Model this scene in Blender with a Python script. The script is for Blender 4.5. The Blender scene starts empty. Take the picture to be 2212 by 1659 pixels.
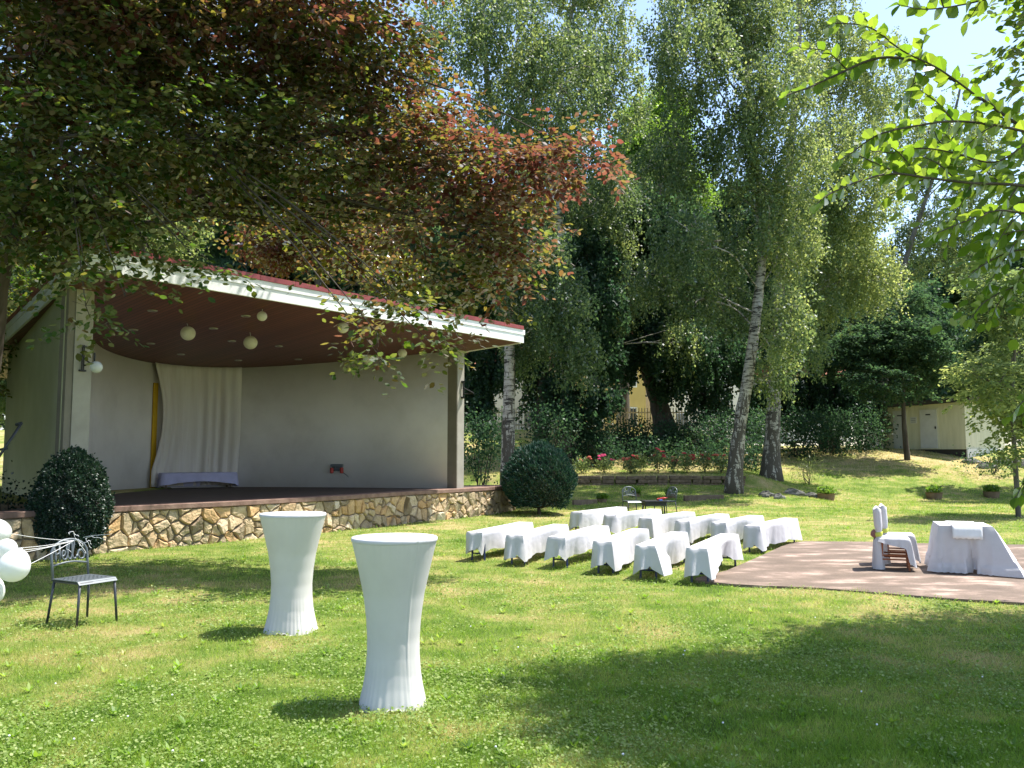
import bpy, math, random
import numpy as np
from mathutils import Vector, Matrix
PI=math.pi; R=math.radians
sc=bpy.context.scene; COL=sc.collection
rnd=random.Random(7)
# ------------------------------------------------------------------ camera model (photo measured at 2212x1659)
F=1853.0; CH=1.7; PIT=math.atan((984-829.5)/F)
def ray(x,y):
    u=(x-1106)/F; v=(829.5-y)/F
    return np.array([u,math.cos(PIT)-v*math.sin(PIT),math.sin(PIT)+v*math.cos(PIT)])
CAM=np.array([0,0,CH])
def G(x,y,z=0.0):
    r=ray(x,y); return CAM+r*(z-CH)/r[2]
def D(x,y,Y):
    r=ray(x,y); return CAM+r*Y/r[1]
CA,CB,CC=5.684,.0465,-.0417          # soffit plane of the band shell roof
def plz(x,y): return CA+CB*x+CC*y
def PL(x,y):
    r=ray(x,y); return CAM+r*(CA-CH)/(r[2]-CB*r[0]-CC*r[1])
# ------------------------------------------------------------------ materials
def nm(name):
    m=bpy.data.materials.new(name); m.use_nodes=True; nt=m.node_tree; nt.nodes.clear()
    out=nt.nodes.new('ShaderNodeOutputMaterial'); return m,nt,out
def N(nt,t,**k):
    n=nt.nodes.new('ShaderNode'+t)
    for a,b in k.items():
        if a.startswith('i_'): n.inputs[a[2:].replace('_',' ')].default_value=b
        else: setattr(n,a,b)
    return n
def ramp(nt,fac,stops):
    r=nt.nodes.new('ShaderNodeValToRGB'); e=r.color_ramp.elements
    e[0].position=stops[0][0]; e[0].color=(*stops[0][1],1)
    e[1].position=stops[-1][0]; e[1].color=(*stops[-1][1],1)
    for p,c in stops[1:-1]:
        q=e.new(p); q.color=(*c,1)
    nt.links.new(fac,r.inputs[0]); return r
def surf(name,stops,scale=4,detail=6,rough=.7,spec=.3,metal=0,bump=0,bscale=None,stretch=(1,1,1),trans=0,coord='Object',dist=0.0):
    m,nt,out=nm(name); L=nt.links
    tc=N(nt,'TexCoord'); mp=N(nt,'Mapping'); mp.inputs['Scale'].default_value=stretch
    L.new(tc.outputs[coord],mp.inputs[0])
    no=N(nt,'TexNoise',i_Scale=scale,i_Detail=detail,i_Roughness=.6,i_Distortion=dist); L.new(mp.outputs[0],no.inputs[0])
    r=ramp(nt,no.outputs[0],stops)
    p=N(nt,'BsdfPrincipled'); L.new(r.outputs[0],p.inputs['Base Color'])
    p.inputs['Roughness'].default_value=rough; p.inputs['Specular IOR Level'].default_value=spec; p.inputs['Metallic'].default_value=metal
    if bump:
        b=N(nt,'Bump',i_Strength=bump,i_Distance=.02); n2=N(nt,'TexNoise',i_Scale=bscale or scale*4,i_Detail=5); L.new(mp.outputs[0],n2.inputs[0])
        L.new(n2.outputs[0],b.inputs['Height']); L.new(b.outputs[0],p.inputs['Normal'])
    if trans:
        t=N(nt,'BsdfTranslucent'); L.new(r.outputs[0],t.inputs[0]); mx=N(nt,'MixShader',i_Fac=trans)
        L.new(p.outputs[0],mx.inputs[1]); L.new(t.outputs[0],mx.inputs[2]); L.new(mx.outputs[0],out.inputs[0])
    else: L.new(p.outputs[0],out.inputs[0])
    return m
def c2(a,b=None,k=.8):
    b=b or tuple(x*k for x in a); return [(.3,b),(.7,a)]
def leafmat(name,stops,tstops,trans=.45,gloss=.06,rough=.38):
    m,nt,out=nm(name); L=nt.links
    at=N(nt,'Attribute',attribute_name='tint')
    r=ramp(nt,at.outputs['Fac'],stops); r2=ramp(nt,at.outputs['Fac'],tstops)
    d=N(nt,'BsdfDiffuse'); t=N(nt,'BsdfTranslucent'); g=N(nt,'BsdfGlossy',i_Roughness=rough+.18); g.inputs['Color'].default_value=(1,1,1,1)
    L.new(r.outputs[0],d.inputs[0]); L.new(r2.outputs[0],t.inputs[0])
    a=N(nt,'MixShader',i_Fac=trans); L.new(d.outputs[0],a.inputs[1]); L.new(t.outputs[0],a.inputs[2])
    lw=N(nt,'Fresnel',i_IOR=1.4); mm=N(nt,'Math',operation='MULTIPLY'); mm.inputs[1].default_value=gloss/.30; L.new(lw.outputs[0],mm.inputs[0])
    b=N(nt,'MixShader'); L.new(mm.outputs[0],b.inputs[0]); L.new(a.outputs[0],b.inputs[1]); L.new(g.outputs[0],b.inputs[2])
    L.new(b.outputs[0],out.inputs[0]); return m

W_=lambda v:(v,v,v)
MT={}
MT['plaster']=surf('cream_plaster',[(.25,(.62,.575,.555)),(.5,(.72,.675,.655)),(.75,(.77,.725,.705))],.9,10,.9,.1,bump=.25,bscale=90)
MT['wallout']=surf('shaded_olive_plaster',[(.3,(.36,.36,.24)),(.7,(.45,.45,.31))],.8,8,.9,.1,bump=.25,bscale=80)  # cream wall; its shade and green bounce are put into this olive colour
MT['pillar_d']=surf('pillar_taupe',c2((.24,.215,.175)),3,4,.85,.1,bump=.15,bscale=70)  # darker, browner tone for one side of each pillar
MT['pillar_l']=surf('pale_paint',c2((.40,.37,.32)),3,4,.85,.1,bump=.15,bscale=70)
MT['fascia']=surf('white_board',[(.35,(.74,.74,.73)),(.65,(.84,.84,.83))],2,6,.5,.3)
MT['redroof']=surf('red_metal',[(.3,(.20,.035,.035)),(.7,(.30,.06,.055))],3,5,.45,.4)
MT['roofdark']=surf('roof_felt',c2((.06,.055,.05)),4,5,.9,.1)
MT['stagefloor']=surf('stage_floor',[(.3,(.075,.055,.045)),(.7,(.11,.085,.07))],2.5,8,.75,.2,bump=.1)
MT['cap']=surf('cap_stone',[(.3,(.15,.09,.07)),(.7,(.29,.19,.15))],5,8,.8,.2,bump=.3)
MT['mortar']=surf('mortar',c2((.19,.155,.115)),12,6,.95,.1,bump=.4)
MT['grey_metal']=surf('grey_metal',c2((.12,.14,.155)),8,4,.45,.5,metal=.3)
MT['dark_metal']=surf('dark_metal',c2((.05,.055,.065)),8,4,.45,.5,metal=.3)
MT['navy_metal']=surf('navy_metal',c2((.015,.03,.12)),8,4,.4,.5)
MT['cloth']=surf('white_cloth',[(.3,(.56,.55,.575)),(.7,(.65,.635,.66))],3,4,.85,.1,bump=.55,bscale=6,trans=.16,dist=.6)
MT['stretch']=surf('stretch_cloth',[(.3,(.57,.55,.52)),(.7,(.63,.61,.58))],3,4,.7,.2,trans=.1,bump=.05,bscale=200)
MT['lilac']=surf('lilac_cloth',c2((.50,.48,.68)),3,4,.85,.1)
MT['lime']=surf('lime_ribbon',c2((.60,.66,.10)),6,3,.5,.3)
MT['rosette']=surf('dusky_flower',c2((.32,.16,.14)),20,3,.8,.1)
MT['wood']=surf('red_brown_wood',[(.3,(.20,.06,.025)),(.7,(.33,.12,.05))],6,5,.5,.3,stretch=(1,1,8))
MT['woodold']=surf('old_timber',[(.3,(.12,.085,.06)),(.7,(.22,.17,.12))],6,6,.9,.1)
MT['balloon']=surf('white_balloon',[(.3,(.80,.82,.80)),(.7,(.84,.85,.84))],1,1,.25,.5,trans=.35)
MT['ribbon']=surf('white_ribbon',c2((.8,.8,.82)),3,2,.5,.3)
MT['paper']=surf('cream_paper',c2((.84,.80,.74)),3,3,.9,.1,trans=.3)
MT['globe']=surf('opal_glass',c2((.82,.83,.85),k=.97),3,2,.25,.5,trans=.3)
MT['steel']=surf('brushed_steel',c2((.55,.53,.50)),9,3,.35,.5,metal=.7)
MT['yellow']=surf('yellow_panel',c2((.60,.36,.02)),3,3,.6,.2)
MT['black']=surf('black_paint',c2((.02,.02,.022)),8,3,.5,.4)
MT['red']=surf('red_plastic',c2((.42,.03,.02)),5,2,.4,.4)
MT['blue']=surf('blue_plastic',c2((.05,.15,.5)),5,2,.4,.4)
MT['shedwall']=surf('cream_boards',[(.3,(.52,.50,.36)),(.7,(.64,.61,.46))],1.5,7,.85,.15,stretch=(4,4,.4))
MT['sheddoor']=surf('grey_door',[(.3,(.46,.46,.45)),(.7,(.56,.56,.55))],2,6,.6,.2)
MT['terracotta']=surf('brown_planter',[(.3,(.13,.09,.055)),(.7,(.24,.17,.11))],6,6,.9,.1,bump=.3)
MT['rock']=surf('grey_rock',[(.3,(.07,.07,.06)),(.6,(.17,.165,.15)),(.75,(.25,.24,.22))],4,9,.9,.1,bump=.6)
MT['brickwall']=surf('dry_stone',[(.3,(.10,.075,.05)),(.7,(.26,.19,.13))],7,8,.95,.1,bump=.6)
MT['house_w']=surf('white_render',c2((.72,.71,.68)),.6,5,.9,.1)
MT['house_y']=surf('yellow_render',c2((.68,.52,.22)),.6,5,.9,.1)
MT['tile']=surf('orange_tile',[(.3,(.20,.09,.06)),(.7,(.30,.13,.08))],6,6,.8,.1)
MT['glass']=surf('window_glass',c2((.05,.06,.07)),2,2,.1,.8)
MT['fence']=surf('fence_wood',[(.3,(.40,.34,.25)),(.7,(.56,.50,.40))],3,5,.9,.1)
MT['bark']=surf('brown_bark',[(.3,(.045,.036,.028)),(.7,(.12,.10,.08))],5,8,.95,.1,bump=.8,bscale=14,stretch=(1,1,.25))
MT['barkgrey']=surf('grey_bark',[(.3,(.09,.08,.07)),(.7,(.20,.18,.155))],4,8,.95,.1,bump=.5,bscale=10,stretch=(1,1,.3))
MT['petal_r']=surf('red_petal',c2((.50,.05,.06)),9,2,.6,.2,trans=.2)
MT['petal_p']=surf('pink_petal',c2((.62,.05,.16)),9,2,.6,.2,trans=.2)
MT['petal_o']=surf('coral_petal',c2((.62,.16,.10)),9,2,.6,.2,trans=.2)
MT['curtain']=surf('beige_curtain',[(.3,(.78,.71,.66)),(.7,(.88,.83,.79))],2.0,4,.9,.1,stretch=(5,5,.3),trans=.3)

def birchbark():
    m,nt,out=nm('birch_bark'); L=nt.links
    tc=N(nt,'TexCoord'); mp=N(nt,'Mapping'); mp.inputs['Scale'].default_value=(2.2,2.2,9); L.new(tc.outputs['Object'],mp.inputs[0])
    n1=N(nt,'TexNoise',i_Scale=1.4,i_Detail=6,i_Roughness=.65,i_Distortion=.6); L.new(mp.outputs[0],n1.inputs[0])
    mp2=N(nt,'Mapping'); mp2.inputs['Scale'].default_value=(5,5,1.2); L.new(tc.outputs['Object'],mp2.inputs[0])
    n2=N(nt,'TexNoise',i_Scale=1.6,i_Detail=8,i_Roughness=.7); L.new(mp2.outputs[0],n2.inputs[0])
    sx=N(nt,'SeparateXYZ'); L.new(tc.outputs['Object'],sx.inputs[0])
    mr=N(nt,'MapRange'); mr.inputs['From Min'].default_value=.2; mr.inputs['From Max'].default_value=5.5
    mr.inputs['To Min'].default_value=.57; mr.inputs['To Max'].default_value=.40; L.new(sx.outputs[2],mr.inputs[0])
    gt=N(nt,'Math',operation='GREATER_THAN'); L.new(n2.outputs[0],gt.inputs[0]); L.new(mr.outputs[0],gt.inputs[1])
    r1=ramp(nt,n1.outputs[0],[(.42,(.05,.045,.04)),(.48,(.34,.31,.27)),(.7,(.54,.50,.45))])
    mx=N(nt,'MixRGB'); mx.inputs[1].default_value=(.095,.082,.068,1); L.new(gt.outputs[0],mx.inputs[0]); L.new(r1.outputs[0],mx.inputs[2])
    p=N(nt,'BsdfPrincipled',i_Roughness=.85); p.inputs['Specular IOR Level'].default_value=.15; L.new(mx.outputs[0],p.inputs['Base Color'])
    b=N(nt,'Bump',i_Strength=.7,i_Distance=.03); L.new(n2.outputs[0],b.inputs['Height']); L.new(b.outputs[0],p.inputs['Normal'])
    L.new(p.outputs[0],out.inputs[0]); return m
MT['birch']=birchbark()

def stonemat():
    m,nt,out=nm('sandstone'); L=nt.links
    at=N(nt,'Attribute',attribute_name='tint'); tc=N(nt,'TexCoord')
    r=ramp(nt,at.outputs['Fac'],[(0,(.30,.24,.17)),(.25,(.50,.41,.28)),(.5,(.58,.46,.30)),(.75,(.58,.38,.19)),(1,(.64,.56,.43))])
    n=N(nt,'TexNoise',i_Scale=6,i_Detail=9,i_Roughness=.65); L.new(tc.outputs['Object'],n.inputs[0])
    r2=ramp(nt,n.outputs[0],[(.3,(.62,.58,.52)),(.7,(1.1,1.08,1.05))])
    mx=N(nt,'MixRGB',blend_type='MULTIPLY'); mx.inputs[0].default_value=1; L.new(r.outputs[0],mx.inputs[1]); L.new(r2.outputs[0],mx.inputs[2])
    p=N(nt,'BsdfPrincipled',i_Roughness=.9); p.inputs['Specular IOR Level'].default_value=.1; L.new(mx.outputs[0],p.inputs['Base Color'])
    n3=N(nt,'TexNoise',i_Scale=14,i_Detail=8); L.new(tc.outputs['Object'],n3.inputs[0])
    b=N(nt,'Bump',i_Strength=.8,i_Distance=.04); L.new(n3.outputs[0],b.inputs['Height']); L.new(b.outputs[0],p.inputs['Normal'])
    L.new(p.outputs[0],out.inputs[0]); return m
MT['stone']=stonemat()

def ceilmat():
    m,nt,out=nm('red_brown_ceiling_boards'); L=nt.links
    tc=N(nt,'TexCoord'); dp=N(nt,'VectorMath',operation='DOT_PRODUCT'); dp.inputs[1].default_value=(.69,.72,0); L.new(tc.outputs['Object'],dp.inputs[0])
    mu=N(nt,'Math',operation='MULTIPLY'); mu.inputs[1].default_value=1/.115; L.new(dp.outputs['Value'],mu.inputs[0])
    fr=N(nt,'Math',operation='FRACT'); L.new(mu.outputs[0],fr.inputs[0]); fl=N(nt,'Math',operation='FLOOR'); L.new(mu.outputs[0],fl.inputs[0])
    wn=N(nt,'TexWhiteNoise',noise_dimensions='1D'); L.new(fl.outputs[0],wn.inputs['W'])
    r=ramp(nt,wn.outputs['Value'],[(0,(.115,.030,.024)),(1,(.165,.048,.038))])
    lt=N(nt,'Math',operation='LESS_THAN'); lt.inputs[1].default_value=.16; L.new(fr.outputs[0],lt.inputs[0])
    mx=N(nt,'MixRGB'); L.new(lt.outputs[0],mx.inputs[0]); L.new(r.outputs[0],mx.inputs[1]); mx.inputs[2].default_value=(.012,.006,.005,1)
    p=N(nt,'BsdfPrincipled',i_Roughness=.5); L.new(mx.outputs[0],p.inputs['Base Color']); L.new(p.outputs[0],out.inputs[0]); return m
MT['ceil']=ceilmat()

def grassmat(name,blade,flat=False):
    """albedo patches: lush green, yellow green and dry straw; the same world-space noise for soil and blades"""
    m,nt,out=nm(name); L=nt.links
    ge=N(nt,'NewGeometry')
    n1=N(nt,'TexNoise',i_Scale=.33,i_Detail=4,i_Roughness=.6); L.new(ge.outputs['Position'],n1.inputs[0])
    n2=N(nt,'TexNoise',i_Scale=1.7,i_Detail=4,i_Roughness=.6); L.new(ge.outputs['Position'],n2.inputs[0])
    ad=N(nt,'Math',operation='MULTIPLY_ADD'); ad.inputs[1].default_value=.55; L.new(n2.outputs[0],ad.inputs[0])
    mm=N(nt,'Math',operation='MULTIPLY'); mm.inputs[1].default_value=.55; L.new(n1.outputs[0],mm.inputs[0]); L.new(mm.outputs[0],ad.inputs[2])
    sx=N(nt,'SeparateXYZ'); L.new(ge.outputs['Position'],sx.inputs[0])
    my=N(nt,'MapRange'); my.inputs['From Min'].default_value=7; my.inputs['From Max'].default_value=11; my.inputs['To Max'].default_value=.045; L.new(sx.outputs[1],my.inputs[0])
    mh=N(nt,'MapRange'); mh.inputs['From Min'].default_value=.3; mh.inputs['From Max'].default_value=1.2; mh.inputs['To Max'].default_value=.07; L.new(sx.outputs[2],mh.inputs[0])
    a1=N(nt,'Math',operation='ADD'); L.new(ad.outputs[0],a1.inputs[0]); L.new(my.outputs[0],a1.inputs[1])
    a2=N(nt,'Math',operation='ADD'); L.new(a1.outputs[0],a2.inputs[0]); L.new(mh.outputs[0],a2.inputs[1])
    if blade:
        at=N(nt,'Attribute',attribute_name='tint'); a3=N(nt,'Math',operation='MULTIPLY_ADD'); a3.inputs[1].default_value=.16
        L.new(at.outputs['Fac'],a3.inputs[0]); a4=N(nt,'Math',operation='SUBTRACT'); a4.inputs[1].default_value=.08; L.new(a3.outputs[0],a4.inputs[0]); L.new(a2.outputs[0],a3.inputs[2])
        r=ramp(nt,a4.outputs[0],[(.41,(.12,.22,.03)),(.52,(.22,.34,.05)),(.60,(.32,.38,.09)),(.69,(.46,.41,.17)),(.79,(.56,.45,.24))])
        d=N(nt,'BsdfPrincipled',i_Roughness=.5); d.inputs['Specular IOR Level'].default_value=.4; t=N(nt,'BsdfTranslucent')
        L.new(r.outputs[0],d.inputs['Base Color'])
        hs=N(nt,'HueSaturation'); hs.inputs['Value'].default_value=1.5; hs.inputs['Saturation'].default_value=1.1; L.new(r.outputs[0],hs.inputs['Color']); L.new(hs.outputs[0],t.inputs[0])
        mx=N(nt,'MixShader',i_Fac=.5); L.new(d.outputs[0],mx.inputs[1]); L.new(t.outputs[0],mx.inputs[2]); L.new(mx.outputs[0],out.inputs[0])
    else:
        n3=N(nt,'TexNoise',i_Scale=22,i_Detail=8,i_Roughness=.7); L.new(ge.outputs['Position'],n3.inputs[0])
        a3=N(nt,'Math',operation='MULTIPLY_ADD'); a3.inputs[1].default_value=.3; L.new(n3.outputs[0],a3.inputs[0]); L.new(a2.outputs[0],a3.inputs[2])
        a4=N(nt,'Math',operation='SUBTRACT'); a4.inputs[1].default_value=.15; L.new(a3.outputs[0],a4.inputs[0])
        r=ramp(nt,a4.outputs[0],[(.40,(.06,.10,.02)),(.52,(.13,.19,.04)),(.61,(.22,.25,.07)),(.70,(.35,.30,.13)),(.80,(.44,.36,.19))])
        p=N(nt,'BsdfPrincipled',i_Roughness=.95); p.inputs['Specular IOR Level'].default_value=.05; L.new(r.outputs[0],p.inputs['Base Color'])
        b=N(nt,'Bump',i_Strength=1,i_Distance=.05); L.new(n3.outputs[0],b.inputs['Height']); L.new(b.outputs[0],p.inputs['Normal']); L.new(p.outputs[0],out.inputs[0])
    return m
MT['ground']=grassmat('lawn_soil',False); MT['blade']=grassmat('lawn_blades',True)
def slabmat():
    m,nt,out=nm('worn_concrete'); L=nt.links
    ge=N(nt,'NewGeometry'); mp=N(nt,'Mapping'); mp.inputs['Scale'].default_value=(.8,1.5,1); mp.inputs['Rotation'].default_value=(0,0,.12); L.new(ge.outputs['Position'],mp.inputs[0])
    n=N(nt,'TexNoise',i_Scale=1.5,i_Detail=7,i_Roughness=.62); L.new(mp.outputs[0],n.inputs[0])
    r=ramp(nt,n.outputs[0],[(.33,(.12,.092,.072)),(.50,(.17,.128,.10)),(.57,(.25,.185,.148)),(.63,(.38,.285,.235))])
    n2=N(nt,'TexNoise',i_Scale=40,i_Detail=6); L.new(ge.outputs['Position'],n2.inputs[0]); r2=ramp(nt,n2.outputs[0],[(.3,(.8,.8,.8)),(.7,(1.08,1.08,1.08))])
    mx=N(nt,'MixRGB',blend_type='MULTIPLY'); mx.inputs[0].default_value=1; L.new(r.outputs[0],mx.inputs[1]); L.new(r2.outputs[0],mx.inputs[2])
    p=N(nt,'BsdfPrincipled',i_Roughness=.85); p.inputs['Specular IOR Level'].default_value=.2; L.new(mx.outputs[0],p.inputs['Base Color'])
    b=N(nt,'Bump',i_Strength=.3,i_Distance=.01); L.new(n2.outputs[0],b.inputs['Height']); L.new(b.outputs[0],p.inputs['Normal']); L.new(p.outputs[0],out.inputs[0]); return m
MT['slab']=slabmat()
MT['lf_beech']=leafmat('copper_beech_leaf',[(0,(.022,.042,.014)),(.4,(.035,.045,.015)),(.7,(.055,.03,.018)),(1,(.075,.022,.018))],
   [(0,(.10,.22,.01)),(.35,(.25,.29,.03)),(.6,(.33,.25,.04)),(.8,(.29,.14,.05)),(1,(.28,.085,.055))],.52,.07,.30)
MT['lf_birch']=leafmat('birch_leaf',[(0,(.042,.078,.045)),(.5,(.080,.128,.062)),(1,(.17,.215,.09))],[(0,(.13,.21,.07)),(.5,(.29,.39,.11)),(1,(.60,.66,.18))],.45,.03,.42)  # top tint is brightened: sunlight on the right birch lobes put into colour
MT['lf_dark']=leafmat('dark_leaf',[(0,(.022,.048,.030)),(.5,(.042,.080,.046)),(1,(.075,.12,.06))],[(0,(.05,.12,.05)),(.5,(.10,.20,.07)),(1,(.19,.30,.09))],.42,.012,.42)
MT['lf_bright']=leafmat('bright_leaf',[(0,(.06,.13,.02)),(1,(.14,.24,.04))],[(0,(.18,.36,.03)),(1,(.36,.52,.06))],.5,.03,.42)
MT['lf_blue']=leafmat('juniper_leaf',[(0,(.012,.04,.028)),(.5,(.025,.07,.05)),(1,(.05,.12,.08))],[(0,(.02,.06,.03)),(1,(.06,.14,.06))],.15,.04,.5)
MT['lf_box']=leafmat('box_leaf',[(0,(.012,.03,.018)),(.5,(.022,.05,.03)),(1,(.04,.08,.045))],[(0,(.02,.05,.02)),(1,(.05,.10,.04))],.2,.05,.45)
MT['clover']=leafmat('clover_leaf',[(0,(.14,.22,.04)),(.5,(.24,.32,.09)),(1,(.40,.44,.20))],[(0,(.22,.42,.04)),(1,(.45,.6,.12))],.42,.05,.30)
MT['lf_elm']=leafmat('near_elm_leaf',[(0,(.022,.052,.010)),(1,(.05,.10,.018))],[(0,(.22,.42,.02)),(1,(.46,.62,.05))],.48,.05,.35)
# ------------------------------------------------------------------ mesh helpers
def tag(o,label=None,cat=None,group=None,kind=None):
    if label: o['label']=label
    if cat: o['category']=cat
    if group: o['group']=group
    if kind: o['kind']=kind
    return o
def thing(name,label,cat,loc=(0,0,0),rz=0,group=None):
    o=bpy.data.objects.new(name,None); COL.objects.link(o); o.location=Vector([float(v) for v in loc]); o.rotation_euler=(0,0,rz); o.empty_display_size=.2
    return tag(o,label,cat,group)
class MB:
    def __init__(s): s.v=[]; s.f=[]
    def add(s,vs,fs):
        n=len(s.v); s.v+= [tuple(float(c) for c in v) for v in vs]; s.f+=[tuple(i+n for i in f) for f in fs]; return s
    def box(s,c,d,rz=0,taper=1.0,M=None):
        x,y,z=[k/2 for k in d]; vs=[]
        for k,sz in ((-1,1),(1,taper)):
            for a,b in ((-1,-1),(1,-1),(1,1),(-1,1)): vs.append(Vector((a*x*sz,b*y*sz,k*z)))
        m=M or Matrix.Rotation(rz,4,'Z'); vs=[(m@v)+Vector([float(q) for q in c]) for v in vs]
        return s.add(vs,[(3,2,1,0),(4,5,6,7),(0,1,5,4),(1,2,6,5),(2,3,7,6),(3,0,4,7)])
    def tube(s,pts,rad,seg=8,cap=True,wob=0,rg=None):
        P=[Vector([float(c) for c in p]) for p in pts]; n=len(P); r=rad if isinstance(rad,(list,tuple,np.ndarray)) else [rad]*n
        vs=[]; up=None
        for i,p in enumerate(P):
            t=(P[min(i+1,n-1)]-P[max(i-1,0)])
            t=t.normalized() if t.length>1e-9 else Vector((0,0,1))
            if up is None: up=t.orthogonal().normalized()
            else:
                up=up-t*up.dot(t); up=up.normalized() if up.length>1e-6 else t.orthogonal().normalized()
            b=t.cross(up)
            for k in range(seg):
                a=2*PI*k/seg; q=r[i]*(1+(rg.uniform(-wob,wob) if rg else 0)); vs.append(p+(up*math.cos(a)+b*math.sin(a))*q)
        fs=[(i*seg+k,i*seg+(k+1)%seg,(i+1)*seg+(k+1)%seg,(i+1)*seg+k) for i in range(n-1) for k in range(seg)]
        if cap: fs+=[tuple(range(seg-1,-1,-1)),tuple((n-1)*seg+k for k in range(seg))]
        return s.add(vs,fs)
    def lathe(s,prof,c=(0,0,0),seg=24,axis=None,cap=True):
        vs=[];n=len(prof)
        for (r,z) in prof:
            for k in range(seg):
                a=2*PI*k/seg; v=Vector((r*math.cos(a),r*math.sin(a),z))
                if axis is not None: v=axis@v
                vs.append(v+Vector([float(q) for q in c]))
        fs=[(i*seg+k,i*seg+(k+1)%seg,(i+1)*seg+(k+1)%seg,(i+1)*seg+k) for i in range(n-1) for k in range(seg)]
        if cap: fs+=[tuple(range(seg-1,-1,-1)),tuple((n-1)*seg+k for k in range(seg))]
        return s.add(vs,fs)
    def prism(s,poly,z0,z1):
        """poly in plan; z0,z1 numbers or functions of (x,y)"""
        n=len(poly); f0=z0 if callable(z0) else (lambda x,y:z0); f1=z1 if callable(z1) else (lambda x,y:z1)
        vs=[(x,y,f0(x,y)) for x,y in poly]+[(x,y,f1(x,y)) for x,y in poly]
        return s.add(vs,[tuple(range(n-1,-1,-1)),tuple(range(n,2*n))]+[(i,(i+1)%n,n+(i+1)%n,n+i) for i in range(n)])
    def strip(s,path,th,z0,z1,side=1):
        """vertical wall sheet of thickness th along a plan path"""
        P=[np.array(p[:2],float) for p in path]; n=len(P); O=[]
        for i in range(n):
            t=P[min(i+1,n-1)]-P[max(i-1,0)]; t/=np.linalg.norm(t); O.append(P[i]+side*th*np.array([-t[1],t[0]]))
        f0=z0 if callable(z0) else (lambda x,y:z0); f1=z1 if callable(z1) else (lambda x,y:z1)
        vs=[]
        for i in range(n):
            for q in (P[i],O[i]): vs+=[(q[0],q[1],f0(*q)),(q[0],q[1],f1(*q))]
        fs=[]
        for i in range(n-1):
            a=4*i;b=a+4; fs+=[(a,b,b+1,a+1),(a+2,a+3,b+3,b+2),(a+1,b+1,b+3,a+3),(a,a+2,b+2,b)]
        fs+=[(0,1,3,2),(4*n-4,4*n-2,4*n-1,4*n-3)]
        return s.add(vs,fs)
    def build(s,name,mat,parent=None,world=True,smooth=False,bevel=0,tint=None,solid=0):
        off=parent.location if (parent is not None and world) else Vector((0,0,0))
        if parent is not None and world and parent.parent is not None: off=off+parent.parent.location
        me=bpy.data.meshes.new(name); me.from_pydata([(v[0]-off[0],v[1]-off[1],v[2]-off[2]) for v in s.v],[],s.f)
        me.materials.append(MT[mat]); me.validate()
        o=bpy.data.objects.new(name,me); COL.objects.link(o); o.parent=parent
        if smooth: me.polygons.foreach_set('use_smooth',[True]*len(me.polygons))
        if tint is not None:
            a=me.attributes.new('tint','FLOAT','POINT'); a.data.foreach_set('value',np.array(tint,dtype=np.float32))
        if bevel:
            b=o.modifiers.new('b','BEVEL'); b.width=bevel; b.segments=2; b.limit_method='ANGLE'
        if solid:
            b=o.modifiers.new('s','SOLIDIFY'); b.thickness=solid; b.offset=0
        me.update(); return o
def npmesh(name,V,k,mat,parent=None,tint=None,smooth=False,smoothn=None):
    """V: (n*k,3) vertices, faces of k consecutive vertices"""
    off=np.array(parent.location if parent is not None else (0,0,0)); V=(V-off).astype(np.float32); n=len(V)//k
    me=bpy.data.meshes.new(name); me.vertices.add(n*k); me.vertices.foreach_set('co',V.ravel())
    me.loops.add(n*k); me.loops.foreach_set('vertex_index',np.arange(n*k,dtype=np.int32))
    me.polygons.add(n); me.polygons.foreach_set('loop_start',np.arange(0,n*k,k,dtype=np.int32))
    try: me.polygons.foreach_set('loop_total',np.full(n,k,dtype=np.int32))
    except Exception: pass
    me.materials.append(MT[mat]); me.update(calc_edges=True)
    if tint is not None:
        a=me.attributes.new('tint','FLOAT','POINT'); a.data.foreach_set('value',np.repeat(tint,k).astype(np.float32))
    o=bpy.data.objects.new(name,me); COL.objects.link(o); o.parent=parent; return o
def catmull(P,n=8):
    P=[np.array(p,float) for p in P]; Q=[2*P[0]-P[1]]+P+[2*P[-1]-P[-2]]; out=[]
    for i in range(1,len(Q)-2):
        for k in range(n):
            t=k/n; a,b,c,d=Q[i-1],Q[i],Q[i+1],Q[i+2]
            out.append(.5*((2*b)+(c-a)*t+(2*a-5*b+4*c-d)*t*t+(3*b-a-3*c+d)*t**3))
    out.append(P[-1]); return out
def unit(a): return a/np.maximum(np.linalg.norm(a,axis=-1,keepdims=True),1e-9)
# ------------------------------------------------------------------ terrain
def sst(a,b,x): t=np.clip((x-a)/(b-a),0,1); return t*t*(3-2*t)
def lin(xs,ys,x): return np.interp(x,xs,ys)
def hz(X,Y):
    X=np.asarray(X,float);Y=np.asarray(Y,float)
    zA=lin([0,25,29,31,33.2,33.5,36,44,60],[0,0,.18,.36,.56,.92,1.15,3.0,3.0],Y)
    zB=lin([0,32.5,34,38,43,60],[0,0,.22,1.0,2.0,2.4],Y)
    w=sst(8.6,12.5,X); z=zA*(1-w)+zB*w
    zC=.82*sst(14.6,17.2,Y); wc=sst(-8.7,-9.6,X)
    z=np.maximum(z,zC*wc)
    z=z*1.0+.012*np.sin(X*1.7+Y*.6)*np.cos(Y*1.3-X*.4)
    return z
def gz(px,py,n=60):
    """where the pixel ray meets the terrain"""
    r=ray(px,py); Ys=np.linspace(3,60,2400); P=CAM+r*(Ys[:,None]/r[1]); h=hz(P[:,0],P[:,1]); i=np.argmax(P[:,2]<=h)
    return P[i]
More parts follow.
